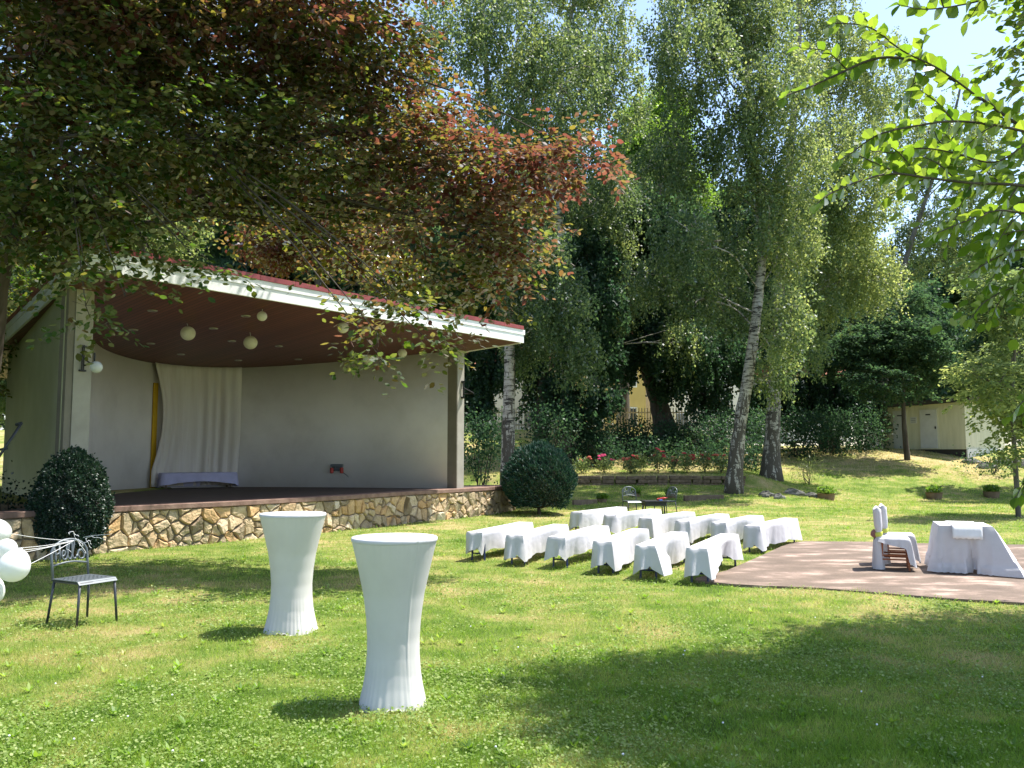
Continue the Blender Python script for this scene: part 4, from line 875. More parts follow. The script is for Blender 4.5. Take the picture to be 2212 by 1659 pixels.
T('dark_tree','low spreading dark tree beside the cream shed, its leaves over the roof',[grd(1957,40.5)]+[wh(x,y,40.5) for x,y in ((1953,920),(1951,860),(1948,800),(1940,720))],.13,
  lobs([(1880,740,70,60,1,.5),(1960,740,80,60,1,.5),(2020,770,50,50,1,.5),(1820,770,70,50,.9,.35),(1900,820,80,35,.8,.35),(1990,830,40,25,.7,.5),(1950,660,70,50,.8,.5)],40,1,.4,seed=9),'lf_dark','bark',style='spray',dens=22,nl=30,L=.12,Wd=.09,seed=39,group=GD,flare=1.2)
T('dark_tree','dark trees massed left of the shed behind the second birch',[grd(1790,45)]+[wh(x,y,45) for x,y in ((1790,880),(1800,780),(1810,680))],.4,
  lobs([(1740,850,70,60,1,.2),(1810,850,70,50,1,.2),(1870,860,50,50,1,.2),(1760,700,90,70,.8,.4),(1850,680,90,60,.8,.4),(1985,660,60,50,.8,.4),(2030,710,70,50,.9,.45),(1640,650,80,70,.9,.4),(1600,740,70,60,.9,.3),(1680,560,90,70,.8,.4),(1660,860,60,50,1,.2)],45,1,.3,seed=10),'lf_dark','bark',style='droop',dens=16,nl=34,L=.15,Wd=.11,seed=40,group=GD)
GL='green trees behind the stage'
T('green_tree','green tree behind the left end of the stage roof, seen below the beech',[grd(330,33)]+[wh(x,y,33) for x,y in ((330,800),(320,600),(300,450),(300,330))],.3,
  lobs([(220,500,110,80,1,.6),(100,540,110,100,1,.5),(330,540,80,50,.8,.7),(60,700,90,80,1,.3),(10,820,60,90,1,.3),(400,480,60,60,.5,.7),(250,380,100,80,.5,.5),(20,440,90,90,.7,.5)],33,1,.6,seed=11),'lf_birch','bark',style='clump',dens=16,nl=32,L=.13,Wd=.10,seed=41,group=GL)
T('small_copper_beech','smaller copper leaved tree behind the middle of the stage roof',[grd(700,34)]+[wh(x,y,34) for x,y in ((700,800),(690,650),(690,520),(690,430))],.3,
  lobs([(600,530,80,60,1,.8),(700,490,90,80,1,.75),(790,540,80,70,1,.7),(650,420,70,50,.8,.8),(850,600,60,50,.9,.5)],34,1,.7,seed=12),'lf_beech','bark',style='clump',dens=17,nl=34,L=.13,Wd=.10,seed=42)
T('green_tree','green tree rising behind the right half of the stage roof',[grd(880,40)]+[wh(x,y,40) for x,y in ((880,800),(880,600),(860,400),(850,250))],.35,
  lobs([(880,560,110,80,1,.5),(960,660,90,60,1,.3),(850,420,110,90,.8,.5),(760,300,120,80,.5,.5),(930,300,110,100,.6,.5),(520,330,100,70,.4,.5),(640,260,100,70,.4,.5),(980,440,80,80,.8,.4)],40,1,.5,seed=13),'lf_birch','bark',style='droop',dens=15,nl=32,L=.15,Wd=.11,seed=43,group=GL)
T('dark_tree','dark tree beyond the outer wall at the far left photo edge',[np.array([-17,19,float(hz(-17,19))]),np.array([-17,19,3.]),np.array([-16.8,19,6.])],.3,
  [(-15.6,18.5,5.5,2.4,3,2.6,1,.3),(-17.5,22,6,3,3,3,1,.3),(-16.5,16,3.2,1.8,2,2,1,.2),(-16.2,22.5,2.5,1.2,2,1.6,1,.2)],'lf_dark','bark',style='clump',dens=17,nl=34,L=.12,Wd=.09,seed=46,group=GD)  # large crown mostly out of view, added to shade the outer wall
GR='bushes and young trees at the right photo edge'
T('young_tree','bright leafy young tree in front of the shed end at the right edge',[grd(2190,24)]+[wh(x,y,24) for x,y in ((2188,900),(2190,800),(2195,700),(2200,600))],.07,
  lobs([(2150,820,60,50,1,.7),(2190,880,50,50,1,.7),(2120,860,40,25,.9,.8),(2200,760,60,60,1,.5),(2180,680,60,60,1,.5),(2150,620,70,50,1,.4),(2240,850,60,90,1,.5),(2100,790,45,25,.8,.8),(2190,960,40,30,.8,.7)],24,1,.6,seed=14),'lf_birch','barkgrey',style='spray',dens=45,nl=18,L=.12,Wd=.07,seed=44,flare=1.1,nbr=3,group=GR)
T('dark_tree','very dark tree behind the young tree at the right photo edge',[grd(2260,34)]+[wh(x,y,34) for x,y in ((2250,850),(2230,700),(2200,560))],.3,
  lobs([(2160,670,70,60,1,.3),(2220,580,60,70,.8,.3),(2210,720,70,60,1,.3),(2260,860,60,90,1,.3),(2330,560,90,70,1,.3),(2350,480,90,60,1,.3),(2130,740,50,40,.9,.3)],34,1,.3,seed=15),'lf_dark','bark',style='droop',dens=17,nl=34,L=.13,Wd=.10,seed=45,group=GR)
# far wood closing the view
fw=np.random.default_rng(77); lf=[]
for k in range(46):
    px=-250+k*60+fw.uniform(-20,20); Y=fw.uniform(72,84)
    for j in range(3): lf.append(pxl(px,500+j*150+fw.uniform(-50,60),100,95,Y,1,fw.uniform(.2,.7)))
lf=[l for l in lf if not (l[0]/l[1]*F+1106>1850 and l[2]>19)]
lf=[l for l in lf if not (1180<l[0]/l[1]*F+1106<1660 and l[2]<12)]
V,ti=crown(fw,lf,8.0,40,'clump',.45,.36,4); o=npmesh('distant_wood',V,4,'lf_dark',None,ti); tag(o,'green wood far behind the houses and the park trees','wood',kind='stuff'); NL+=len(ti)
# ------------------------------------------------------------------ near elm branches, right
def elm():
    rg=np.random.default_rng(8); base=np.array([6.3,7.6,0.0]); t=thing('elm_tree','near elm reaching in from the right with large backlit serrated leaves','tree',base)
    b=MB(); tr=catmull([base-np.array([0,0,.3]),base+np.array([-.05,0,2]),base+np.array([-.1,-.2,4.5]),base+np.array([.2,-.1,7.5]),base+np.array([.3,0,10])],5)
    b.tube(tr,[.26*(1-.65*i/(len(tr)-1)) for i in range(len(tr))],12,wob=.04,rg=random.Random(5))
    V=[];TI=[]
    sh=[(0,0),(.10,.20),(.16,.26),(.26,.40),(.31,.38),(.42,.48),(.47,.45),(.58,.46),(.63,.41),(.74,.34),(.79,.27),(.89,.13),(1,0)]
    def leaf(p,d,nrm,L,W,ti):
        d=unit(d); s=unit(np.cross(d,nrm)); n=np.cross(s,d)
        pts=[]
        for u,w in sh: pts.append(p+d*u*L+s*w*W+n*(w*W*.28-.12*L*u*u))
        pts2=[p+d*u*L-s*w*W+n*(w*W*.28-.12*L*u*u) for u,w in sh]
        mid=[p+d*u*L-n*.12*L*u*u for u,w in sh]
        for i in range(len(sh)-1):
            V.append([mid[i],pts[i],pts[i+1],mid[i+1]]); V.append([mid[i],mid[i+1],pts2[i+1],pts2[i]]); TI.extend([ti,ti])
    def twig(path,r,sp,L,scale=1.0):
        P=catmull(path,6); b.tube(P,[r*.62*(1-.8*i/(len(P)-1))+.0012 for i in range(len(P))],6,cap=False)
        seg=np.array(P); cum=np.concatenate([[0],np.cumsum(np.linalg.norm(np.diff(seg,axis=0),axis=1))]); s=sp*.5; k=0
        while s<cum[-1]:
            q=np.array([np.interp(s,cum,seg[:,j]) for j in range(3)]); q2=np.array([np.interp(min(s+.03,cum[-1]),cum,seg[:,j]) for j in range(3)]); q0=np.array([np.interp(max(s-.03,0),cum,seg[:,j]) for j in range(3)])
            d=unit(q2-q0); sd=unit(np.cross(d,[.05,.85,.5])); sg=1 if k%2 else -1
            ld=d*.95+sd*sg*rg.uniform(.5,1.1)+np.array([0,0,-.12])+rg.normal(0,.22,3); nr=np.array([.1,.60,.8])+rg.normal(0,.38,3)
            f=.75+.35*math.sin(PI*min(1,s/cum[-1]*.8+.15)); leaf(q,ld,nr,L*.86*f*rg.uniform(.7,1.15)*scale,L*.66*f*rg.uniform(.85,1.1)*scale,rg.random()); s+=sp*rg.uniform(.8,1.2); k+=1
        leaf(P[-1],P[-1]-P[-3]+np.array([0,0,-.02]),np.array([0,0,1.]),L*.9,L*.62,rg.random())
        return P
    def B(pts,Y0,Y1,r=.010,subs=(),sp=.045,L=.098):
        n=len(pts); path=[D(x,y,Y0+(Y1-Y0)*i/(n-1)) for i,(x,y) in enumerate(pts)]; P=twig(path,r,sp,L)
        for f,(dx,dy),ln in subs:
            i=int(f*(len(P)-1)); q=P[i]; m=len(path)
            e=q+np.array([dx,rg.uniform(-.15,.15),dy])*ln; mm=(q+e)/2+np.array([0,rg.uniform(-.05,.05),.05*ln]); twig([q,mm,e],.005,sp,L*.9)
    # boughs: from the right photo edge to the tips
    B([(2300,330),(2200,270),(2100,200),(2000,140),(1900,125),(1800,165),(1745,190),(1700,205),(1690,215)],5.2,4.3,.016,
      [(.30,(-.4,.45),.30),(.36,(-.5,-.5),.42),(.45,(-.6,.55),.34),(.52,(-.7,-.35),.5),(.40,(-.2,-.8),.34),(.60,(-.8,.3),.35),(.22,(-.6,-.6),.5),(.16,(-.5,.5),.3)],.042)
    B([(2120,215),(2030,150),(1950,110),(1880,60),(1800,50),(1790,60)],4.9,4.4,.008,[(.5,(-.5,.5),.25),(.3,(.2,.7),.25)])
    B([(2320,420),(2200,400),(2100,395),(2010,385),(1930,375),(1860,390),(1790,420),(1765,440)],5.0,4.2,.014,[(.25,(-.5,-.5),.5),(.35,(-.6,.4),.45),(.48,(-.6,.5),.42),(.3,(-.3,-.8),.45),(.45,(-.7,-.3),.35),(.15,(-.4,-.7),.5),(.2,(-.6,.6),.5),(.55,(-.8,.4),.3)],.042)
    B([(2330,300),(2240,290),(2150,270),(2060,262),(1990,270),(1900,290),(1840,330),(1815,345)],4.7,4.2,.012,[(.3,(-.5,-.4),.4),(.45,(-.5,.5),.35),(.25,(-.4,.6),.3),(.6,(-.7,-.2),.3)],.042)
    B([(2230,300),(2150,350),(2060,330),(1990,320),(1930,330),(1875,325)],4.9,4.5,.008,[(.4,(-.4,.4),.3),(.6,(-.5,-.4),.25)])
    B([(2300,450),(2220,460),(2150,455),(2080,480),(2020,505)],4.6,4.4,.010,[(.3,(-.4,-.5),.4),(.5,(-.5,-.3),.3)],.042)
    B([(2260,-40),(2160,-10),(2080,10),(2000,20),(1940,10)],4.4,4.2,.008,[(.4,(-.3,-.5),.2),(.65,(-.5,.4),.2)])
    B([(2280,60),(2240,-20),(2200,-40)],4.4,4.2,.008,[(.5,(-.3,-.4),.2)])
    B([(2330,160),(2260,190),(2225,200),(2205,215)],4.5,4.4,.008,[(.5,(-.2,-.5),.2)])
    for (pts,y0,y1) in (([(2330,560),(2240,540),(2180,545),(2120,575),(2090,600)],5.4,5.0),([(2330,640),(2250,610),(2190,620),(2130,650),(2095,690)],5.6,5.2),([(2330,520),(2250,500),(2190,500),(2140,520)],5.2,5.0),([(2330,450),(2260,420),(2200,440),(2160,470)],5.2,5.0)):
        B(pts,y0,y1,.010,[(.3,(-.3,-.6),.35),(.5,(-.4,-.6),.35),(.65,(-.5,-.3),.3),(.2,(-.3,.4),.3)],.044,.095)
    B([(2330,900),(2270,850),(2220,860),(2180,900)],5.8,5.4,.008,[(.5,(-.3,-.5),.3)],.05)
    B([(2330,1040),(2260,1020),(2215,1040),(2195,1075)],5.6,5.3,.008,[(.5,(-.3,-.5),.25)],.05)
    # main limb out of the picture carrying the boughs
    for e,Yy in (((2310,330),5.2),((2330,430),5.0),((2330,600),5.5),((2330,900),5.8)):
        q=D(e[0],e[1],Yy); b.tube(catmull([tr[8],(tr[8]+q)/2+np.array([.1,0,.3]),q],5),[.05,.045,.04,.035,.03,.026,.022,.018,.015,.013,.011],8,cap=False)
    b.build('trunk','bark',t,smooth=True)
    npmesh('near_leaves',np.array(V).reshape(-1,3),4,'lf_elm',t,np.array(TI))
    lob=[(4.8,6.9,8.0,1.0,.9,.8,.9),(5.8,7.0,7.6,1.5,1.1,1.0,1),(4.35,6.4,7.4,.6,.5,.45,.7),(6.8,8.2,6.6,1.7,1.6,1.2,1),(6.3,6.5,7.0,1.5,.9,.9,1),(5.0,7.6,7.8,1.4,.9,.9,1),(6.8,7.4,7.4,1.4,1.2,1,1),(7.6,6.6,5.6,1.5,1.8,1.3,1),(7.9,9.3,6.0,1.2,1.0,.9,.9),(7.5,7,9,2,2,1.4,.8)]
    lob+=[pxl(2215,330,70,55,5.7,1,.3),pxl(2150,300,60,40,5.9,.8,.3),pxl(2235,400,70,50,5.5,1,.3),pxl(2240,560,50,50,5.9,1,.3)]
    V2,ti=crown(rg,lob,300,20,'spray',.10,.074,6); npmesh('crown',V2,6,'lf_elm',t,ti)
elm()
# ------------------------------------------------------------------ clipped bushes
def ballbush(name,label,c,r,lm,n,L,W,style,seed,squash=1.0,cat='bush'):
    rg=np.random.default_rng(seed); t=thing(name,label,cat,(c[0],c[1],0)); d=unit(rg.normal(size=(n,3))); d[:,2]=np.where(d[:,2]<-.75,-d[:,2],d[:,2])
    wob=1+.05*np.sin(d[:,0]*7+1)*np.cos(d[:,2]*6)+.03*np.sin(d[:,1]*17+d[:,2]*13)
    wob=wob+.05*np.sin(d[:,0]*31+d[:,2]*23)*np.sin(d[:,1]*29+1); rr=np.array(r)*(wob*(1-.16*rg.random(n)**1.5)*np.where(rg.random(n)<.02,1.09,1))[:,None]; P=np.array(c)+d*rr
    if style=='needle':
        Dr=d+np.array([-.45,0,.75])+rg.normal(0,.28,(n,3)); Nv=rg.normal(0,1,(n,3))
    else: Dr=d+rg.normal(0,.7,(n,3)); Nv=rg.normal(0,1,(n,3))
    s=rg.uniform(.6,1.3,n); ti=np.clip(.45+.15*np.sin(d[:,0]*11)*np.sin(d[:,2]*9)+rg.normal(0,.2,n),0,1)
    V=leaves(P,Dr,Nv,L*s,W*s,4)
    npmesh('foliage',V,4,lm,t,ti)
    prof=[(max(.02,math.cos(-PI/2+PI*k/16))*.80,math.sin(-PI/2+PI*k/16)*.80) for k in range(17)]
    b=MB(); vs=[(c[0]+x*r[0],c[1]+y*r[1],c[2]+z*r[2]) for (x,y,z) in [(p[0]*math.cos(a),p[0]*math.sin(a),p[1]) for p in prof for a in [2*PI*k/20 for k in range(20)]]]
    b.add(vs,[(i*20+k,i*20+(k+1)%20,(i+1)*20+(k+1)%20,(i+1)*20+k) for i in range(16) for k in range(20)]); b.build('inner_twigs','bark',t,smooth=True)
    MB().tube([(c[0],c[1],-.1),(c[0],c[1],c[2])],.05,8).build('stem','bark',t)
    return t
P=D(1164,1032,25.0); ballbush('juniper_bush','rounded blue green juniper bush at the right end of the stone wall',(P[0],P[1],.98),(1.0,1.0,1.0),'lf_blue',46000,.085,.03,'needle',51)
P=D(152,1062,14.6); ballbush('box_bush','tall dark round box bush in front of the left stage pillar',(P[0]+.02,P[1],.84),(.58,.6,.90),'lf_box',42000,.045,.034,'round',52)
# ------------------------------------------------------------------ rose bed
RW=[]
b=MB(); rk=random.Random(3); w0=D(1240,1040,33.3)[0]; w1=8.6
t=thing('rose_bed_wall','low dry stone wall edging the rose bed behind the lawn','wall',(5,33.3,.5))
x=w0-.6
while x<w1:
    l=rk.uniform(.25,.5)
    for j in range(3):
        zb=float(hz(x,33.0))-.05; b.box((x+l/2+rk.uniform(-.05,.05),33.25+rk.uniform(-.03,.03),zb+.08+j*.14),(l*.94,.24,.13),rk.uniform(-.06,.06),.93)
    x+=l
b.build('wall_stone','brickwall',t,bevel=.02)
def rose(px,py,Y,h,col,seed,label,nb_=4):
    rg=np.random.default_rng(seed); X=(px-1106)/F*Y; z0=float(hz(X,Y)); t=thing('rose_bush',label,'rose bush',(X,Y,z0),0,'rose bushes in the rose bed')
    b=MB(); tips=[]
    for k in range(7):
        a=rg.uniform(0,2*PI); rr=rg.uniform(.08,.32); tip=np.array([X+math.cos(a)*rr,Y+math.sin(a)*rr,z0+h*rg.uniform(.65,1)]); tips.append(tip)
        b.tube(catmull([np.array([X,Y,z0-.05]),np.array([X+math.cos(a)*rr*.5,Y+math.sin(a)*rr*.5,z0+h*.45]),tip],3),.008,4)
    b.build('stem','bark',t)
    n=420; c=np.array([X,Y,z0+h*.48]); P=c+unit(rg.normal(size=(n,3)))*np.array([.38,.36,h*.45])*(rg.random(n)[:,None]**.5)
    npmesh('foliage',leaves(P,rg.normal(0,1,(n,3)),rg.normal(0,1,(n,3))+np.array([0,0,1]),rg.uniform(.06,.1,n),rg.uniform(.045,.07,n),4),4,'lf_birch',t,rg.uniform(.2,.8,n))
    for tip in tips[:nb_]:
        bb=MB()
        for q in range(3):
            pc_=tip+rg.normal(0,.03,3)
            for lay in range(2):
                for k in range(5):
                    a=2*PI*k/5+lay; bb.lathe([(.001,-.010),(.024,-.004),(.030,.010),(.015,.018)],pc_+np.array([math.cos(a),math.sin(a),0])*(.036-.018*lay)+np.array([0,0,.012*lay]),6,Matrix.Rotation(.7,3,'X')@Matrix.Rotation(a,3,'Z'))
        bb.build('bloom',col,t)
RO=[(1256,1000,34.2,.75,'petal_o','rose bush with pale coral blooms, leftmost in the bed',3),(1305,1005,34.4,.72,'petal_p','rose bush with deep pink blooms, second in the bed',6),(1362,1010,34.2,.62,'petal_o','low rose bush with coral blooms, third from the left in the bed',4),(1382,1000,35,.85,'petal_r','rose bush standing slightly back, fourth from the left in the bed',2),
    (1420,995,34.5,1.0,'petal_r','tall red rose bush in the middle of the bed',5),(1452,1005,34.2,.75,'petal_o','rose bush with orange red blooms right of the tall middle one',4),(1482,1000,34.6,.8,'petal_r','red rose bush, third before the leaning birch',4),(1520,995,34.6,.85,'petal_r','red rose bush, second before the leaning birch',4),(1556,1000,34.4,.8,'petal_o','pale leaved rose bush directly behind the leaning birch foot',3)]
for k,(px,py,Y,h,c,lb,nb_) in enumerate(RO): rose(px,py,Y,h,c,60+k,lb,nb_)
# underbrush behind the roses
def shrub(name,label,lobes,lm,seed,dens=50,nl=30,L=.12,W=.09,group=None,style='clump',cat='shrub'):
    global NL
    rg=np.random.default_rng(seed); c=np.array(lobes[0][:3]); z0=float(hz(c[0],c[1])); t=thing(name,label,cat,(c[0],c[1],z0),0,group)
    b=MB()
    for lb in lobes:
        for _ in range(5):
            e=np.array(lb[:3])+unit(rg.normal(size=3))*np.array(lb[3:6])*.7; s=np.array([c[0]+rg.uniform(-.15,.15),c[1]+rg.uniform(-.15,.15),z0-.1]); b.tube(catmull([s,(s+e)/2+rg.normal(0,.06,3),e],3),[.02]*3+[.014]*3+[.008],5,cap=False)
    b.build('stem','bark',t); V,ti=crown(rg,lobes,dens,nl,style,L,W); npmesh('foliage',V,4,lm,t,ti); NL+=len(ti)
GU='dark undergrowth shrubs behind the rose bed'
for k,(px,py,rx,ry,Y,lb) in enumerate([(1040,960,50,70,31,'dark shrub right beside the outer stage pillar'),(1265,960,55,45,38,'dark shrub left of the pink roses on the bank'),(1350,950,60,45,39,'dark shrub above the pink and coral roses'),(1440,955,60,45,39,'dark shrub behind the tall middle rose bush'),(1530,945,60,55,39,'dark shrub left of the leaning birch trunk'),(1625,940,45,60,39,'dark shrub between the two birch trunks'),(1500,985,60,28,37,'low dark shrub on the bank above the red roses'),(1390,980,60,28,37,'low dark shrub on the bank above the coral roses'),(1290,975,50,35,36.5,'low dark shrub between juniper and rose bed'),(1600,990,50,30,36.5,'low dark shrub directly left of the second birch foot'),(1720,940,55,55,41,'broad dark shrub right of the second birch'),(1790,935,60,55,42,'dark shrub in the middle of the bank left of the shed'),(1865,935,50,55,43,'dark shrub nearest to the shed on its left'),(1190,930,50,60,35,'dark shrub behind the top of the juniper bush')]):
    shrub('dark_shrub',lb,[pxl(px,py,rx,ry,Y,1,.2),pxl(px+rx*.5,py-ry*.4,rx*.6,ry*.6,Y+.8,1,.3)],'lf_dark',200+k,group=GU)
shrub('ivy_shrub','low dark ivy on the bank at the left end of the stage',[pxl(30,1110,80,45,15.5,1,.1),pxl(-40,1080,60,50,16.5,1,.1)],'lf_box',230,dens=60,nl=30,L=.06,W=.05)
# grassy tuft, pots, rocks
shrub('grass_tuft','pale feathery tuft of long grass beside the second birch foot',[pxl(1745,1018,45,18,35.5,1,.9)],'lf_birch',231,dens=60,nl=24,L=.22,W=.02)
def pot(px,py,w,label,seed,Y=None,squat=1):
    P=gz(px,py); X,Yy=P[0],P[1]; z=float(hz(X,Yy)); r=w*Yy/F/2; h=r*.72*squat; t=thing('planter',label,'planter',(X,Yy,z),0,'round brown planters along the foot of the bank')
    MB().lathe([(r*.82,-.05),(r*.95,h*.9),(r*1.02,h),(r*.9,h),(r*.85,h*.85),(.01,h*.85)],(X,Yy,z),20).build('pot','terracotta',t,smooth=False)
    rg=np.random.default_rng(seed); n=420; Q=np.array([X,Yy,z+h+r*.25])+unit(rg.normal(size=(n,3)))*np.array([r*.9,r*.9,r*.45])*(rg.random(n)[:,None]**.4)
    npmesh('plant',leaves(Q,rg.normal(0,1,(n,3))+np.array([0,0,.8]),rg.normal(0,1,(n,3)),rg.uniform(.09,.15,n),rg.uniform(.05,.09,n),4),4,'lf_bright',t,rg.random(n))
pot(1785,1080,38,'round brown planter with green plant, right of the flat rocks',1); pot(2018,1077,36,'round brown planter with bright plant, in the sun below the shed',2); pot(2142,1074,34,'round brown planter in the shade at the far right of the bank',3)
pot(1301,1085,22,'small planter left of the metal Hello chairs',4); pot(1374,1073,20,'small planter behind the small black table',5); pot(1450,1075,26,'planter right of the metal Hello chairs',6); 
def plank(x0,y0,x1,y1,label):
    a=gz(x0,y0);c=gz(x1,y1); d=(c-a)[:2]; L_=np.linalg.norm(d); m=(a+c)/2
    t=MB().box((m[0],m[1],float(hz(m[0],m[1]))+.07),(L_,.12,.18),math.atan2(d[1],d[0])).build('timber_edging','woodold',bevel=.01); tag(t,label,'timber',group='timber edgings on the lawn')
plank(1238,1092,1288,1088,'short timber edging beside the juniper bush'); plank(1478,1083,1562,1077,'long timber edging left of the leaning birch foot')
def rock(px,py,w,h,label,seed,Y=None,grp='flat grey rocks at the foot of the bank'):
    P=gz(px,py); rg=np.random.default_rng(seed); s=P[1]/F; b=MB(); n=14;m=9; vs=[]
    for j in range(m+1):
        th=-PI/2+PI*j/m
        for k in range(n):
            a=2*PI*k/n; r=1+.22*math.sin(a*3+seed)*math.cos(th*2)+rg.normal(0,.07); vs.append((P[0]+math.cos(th)*math.cos(a)*w*s/2*r,P[1]+math.cos(th)*math.sin(a)*w*s*.35*r,P[2]+.02+math.sin(th)*h*s/2*r))
    b.add(vs,[(j*n+k,j*n+(k+1)%n,(j+1)*n+(k+1)%n,(j+1)*n+k) for j in range(m) for k in range(n)]); tag(b.build('rock','rock'),label,'rock',grp)
rock(1655,1073,34,20,'flat rock nearest to the leaning birch',1); rock(1682,1077,26,18,'small rock second right of the leaning birch',2); rock(1712,1069,44,22,'largest flat rock below the grass tuft',3); rock(1752,1075,34,18,'rock next to the brown planter',4)
for k,(x,y,w,h,lb) in enumerate([(2098,1000,40,18,'dark rock at the left of the heap below the shed'),(2130,1010,44,20,'dark rock in the middle of the heap below the shed'),(2165,1004,44,24,'dark rock at the right of the heap below the shed'),(2205,1008,50,26,'dark rock cut by the right photo edge below the shed')]): rock(x,y,w,h,lb,20+k,grp='dark rocks on the bank below the shed')
shrub('dark_shrub','low dark creeper over the rocks below the shed',[pxl(2140,995,70,16,37.5,1,.4)],'lf_dark',232,dens=40,nl=24,L=.1,W=.07,group='creepers')
# ------------------------------------------------------------------ shed
def shed():
    t=thing('garden_shed','cream painted wooden shed with grey doors on top of the bank','shed',(19,43,2))
    a=D(1921,970,44); m=D(2087,964,41.0); e=D(2171,977,43.0)
    a,m,e=a[:2],m[:2],e[:2]; zb=2.0; H=2.15
    back=[e+np.array([1.0,3.6]),a+np.array([.6,4.2])]
    b=MB(); b.prism([tuple(p) for p in (a,m,e,*back)],zb,lambda x,y:zb+H+.05*(x-a[0])); b.build('wall','shedwall',t)
    b=MB(); ov=[a+np.array([-.35,-.4]),m+np.array([.0,-.45]),e+np.array([.4,-.35]),back[0]+np.array([.3,.3]),back[1]+np.array([-.3,.3])]
    b.prism([tuple(p) for p in ov],lambda x,y:zb+H+.05*(x-a[0])+.003,lambda x,y:zb+H+.05*(x-a[0])+.2); b.build('roof','roofdark',t)
    d=(m-a); L_=np.linalg.norm(d); d/=L_; n=np.array([d[1],-d[0]])
    def panel(u0,u1,z0,z1,o,th,name,mat,par=t):
        q=[a+d*u0+n*o,a+d*u1+n*o,a+d*u1+n*(o+th),a+d*u0+n*(o+th)]; bb=MB(); bb.prism([tuple(p) for p in q],z0,z1); return bb.build(name,mat,par)
    sc_=L_/165.0
    for u0,u1 in ((12,42),(72,108)):
        f=panel(u0*sc_-.06,u1*sc_+.06,zb+.02,zb+2.02,.002,.03,'door_frame','shedwall'); dd=panel(u0*sc_,u1*sc_,zb+.05,zb+1.95,.034,.03,'door','sheddoor',t)
        for zz_ in (.35,1.55): panel(u0*sc_+.02,u1*sc_-.02,zb+zz_,zb+zz_+.06,.066,.012,'door_rail','sheddoor')
        panel(u1*sc_-.10,u1*sc_-.04,zb+1.0,zb+1.12,.066,.03,'door_handle','black')
        panel((u0+u1)/2*sc_-.12,(u0+u1)/2*sc_+.12,zb+1.68,zb+1.74,.066,.005,'door_plate','black')
    panel(50*sc_,64*sc_,zb+1.30,zb+1.62,.004,.02,'notice_board','sheddoor')
    for k in range(3): panel(52*sc_,62*sc_,zb+1.36+k*.08,zb+1.38+k*.08,.0245,.003,'notice_line','black')
    d2=(e-m); L2=np.linalg.norm(d2); d2/=L2; n2=np.array([d2[1],-d2[0]])
    q=[m+n2*.0,e+n2*.0,e+n2*.06,m+n2*.06]; b=MB(); b.prism([tuple(p) for p in q],zb-.45,zb+.02); b.build('plinth','house_w',t)
    b=MB(); b.strip([tuple(a+n*-.05),tuple(m+n*-.05)],.1,zb-.4,zb+.001,1); b.build('plinth','roofdark',t)
shed()
# second thin trunk in front of the shed end
# ------------------------------------------------------------------ fence on the bank
def fence():
    p0=D(985,930,45);p1=D(1612,930,45); z=3.0; t=thing('picket_fence','pale wooden picket fence on top of the dark bank','fence',(p0[0]+8,45,z))
    xs=np.arange(p0[0],p1[0],.15); per=[xs[i:i+25] for i in range(0,len(xs),25)]
    for seg in per:
        b=MB()
        for x in seg: b.box((x,45,z+.62),(.055,.022,1.15)); 
        b.build('picket_panel','fence',t)
        for h in (.3,.95): MB().box(((seg[0]+seg[-1])/2,45.035,z+h),(seg[-1]-seg[0]+.14,.03,.07)).build('rail','fence',t)
        MB().box((seg[0]-.075,45.05,z+.6),(.09,.09,1.3)).build('post','fence',t)
fence()
# ------------------------------------------------------------------ houses
def house(name,label,px0,px1,Y,zb,H,wall,roofh,depth,rz):
    x0=(px0-1106)/F*Y;x1=(px1-1106)/F*Y; W=x1-x0; t=thing(name,label,'house',((x0+x1)/2,Y,zb),rz)
    MB().box((0,depth/2,H/2),(W,depth,H)).build('wall',wall,t,world=False)
    b=MB(); vs=[(-W/2-.4,-.5,H+.01),(W/2+.4,-.5,H+.01),(W/2+.4,depth+.5,H+.01),(-W/2-.4,depth+.5,H+.01),(-W/2-.2,depth/2,H+roofh),(W/2+.2,depth/2,H+roofh)]
    b.add(vs,[(0,1,5,4),(1,2,5),(2,3,4,5),(3,0,4),(3,2,1,0)]); b.build('roof','tile',t,world=False)
    n=max(2,int(W/2.4))
    for fl_ in range(int(H/2.7)):
        for k in range(n):
            x=-W/2+W*(k+.5)/n; f=MB().box((x,-.02,1.5+fl_*2.7),(1.15,.07,1.35)).build('window_frame','fascia',t,world=False); MB().box((x,-.06,1.5+fl_*2.7),(.95,.03,1.15)).build('window_pane','glass',f,world=False)
house('white_house','white rendered house glimpsed behind the picket fence, left of the yellow one',1000,1205,62,2.8,5.4,'house_w',2.6,9,.25)
house('yellow_house','yellow rendered house glimpsed through the trees behind the fence',1245,1400,58,2.8,5.6,'house_y',2.6,9,.22)
house('orange_roof_house','white house with orange tiled roof glimpsed left of the leaning birch',1420,1610,66,2.8,6.4,'house_w',3.0,9,.3)
house('pale_house','pale house glimpsed between the second birch and the shed',1690,1850,70,2.8,5.4,'house_w',2.4,9,.3)
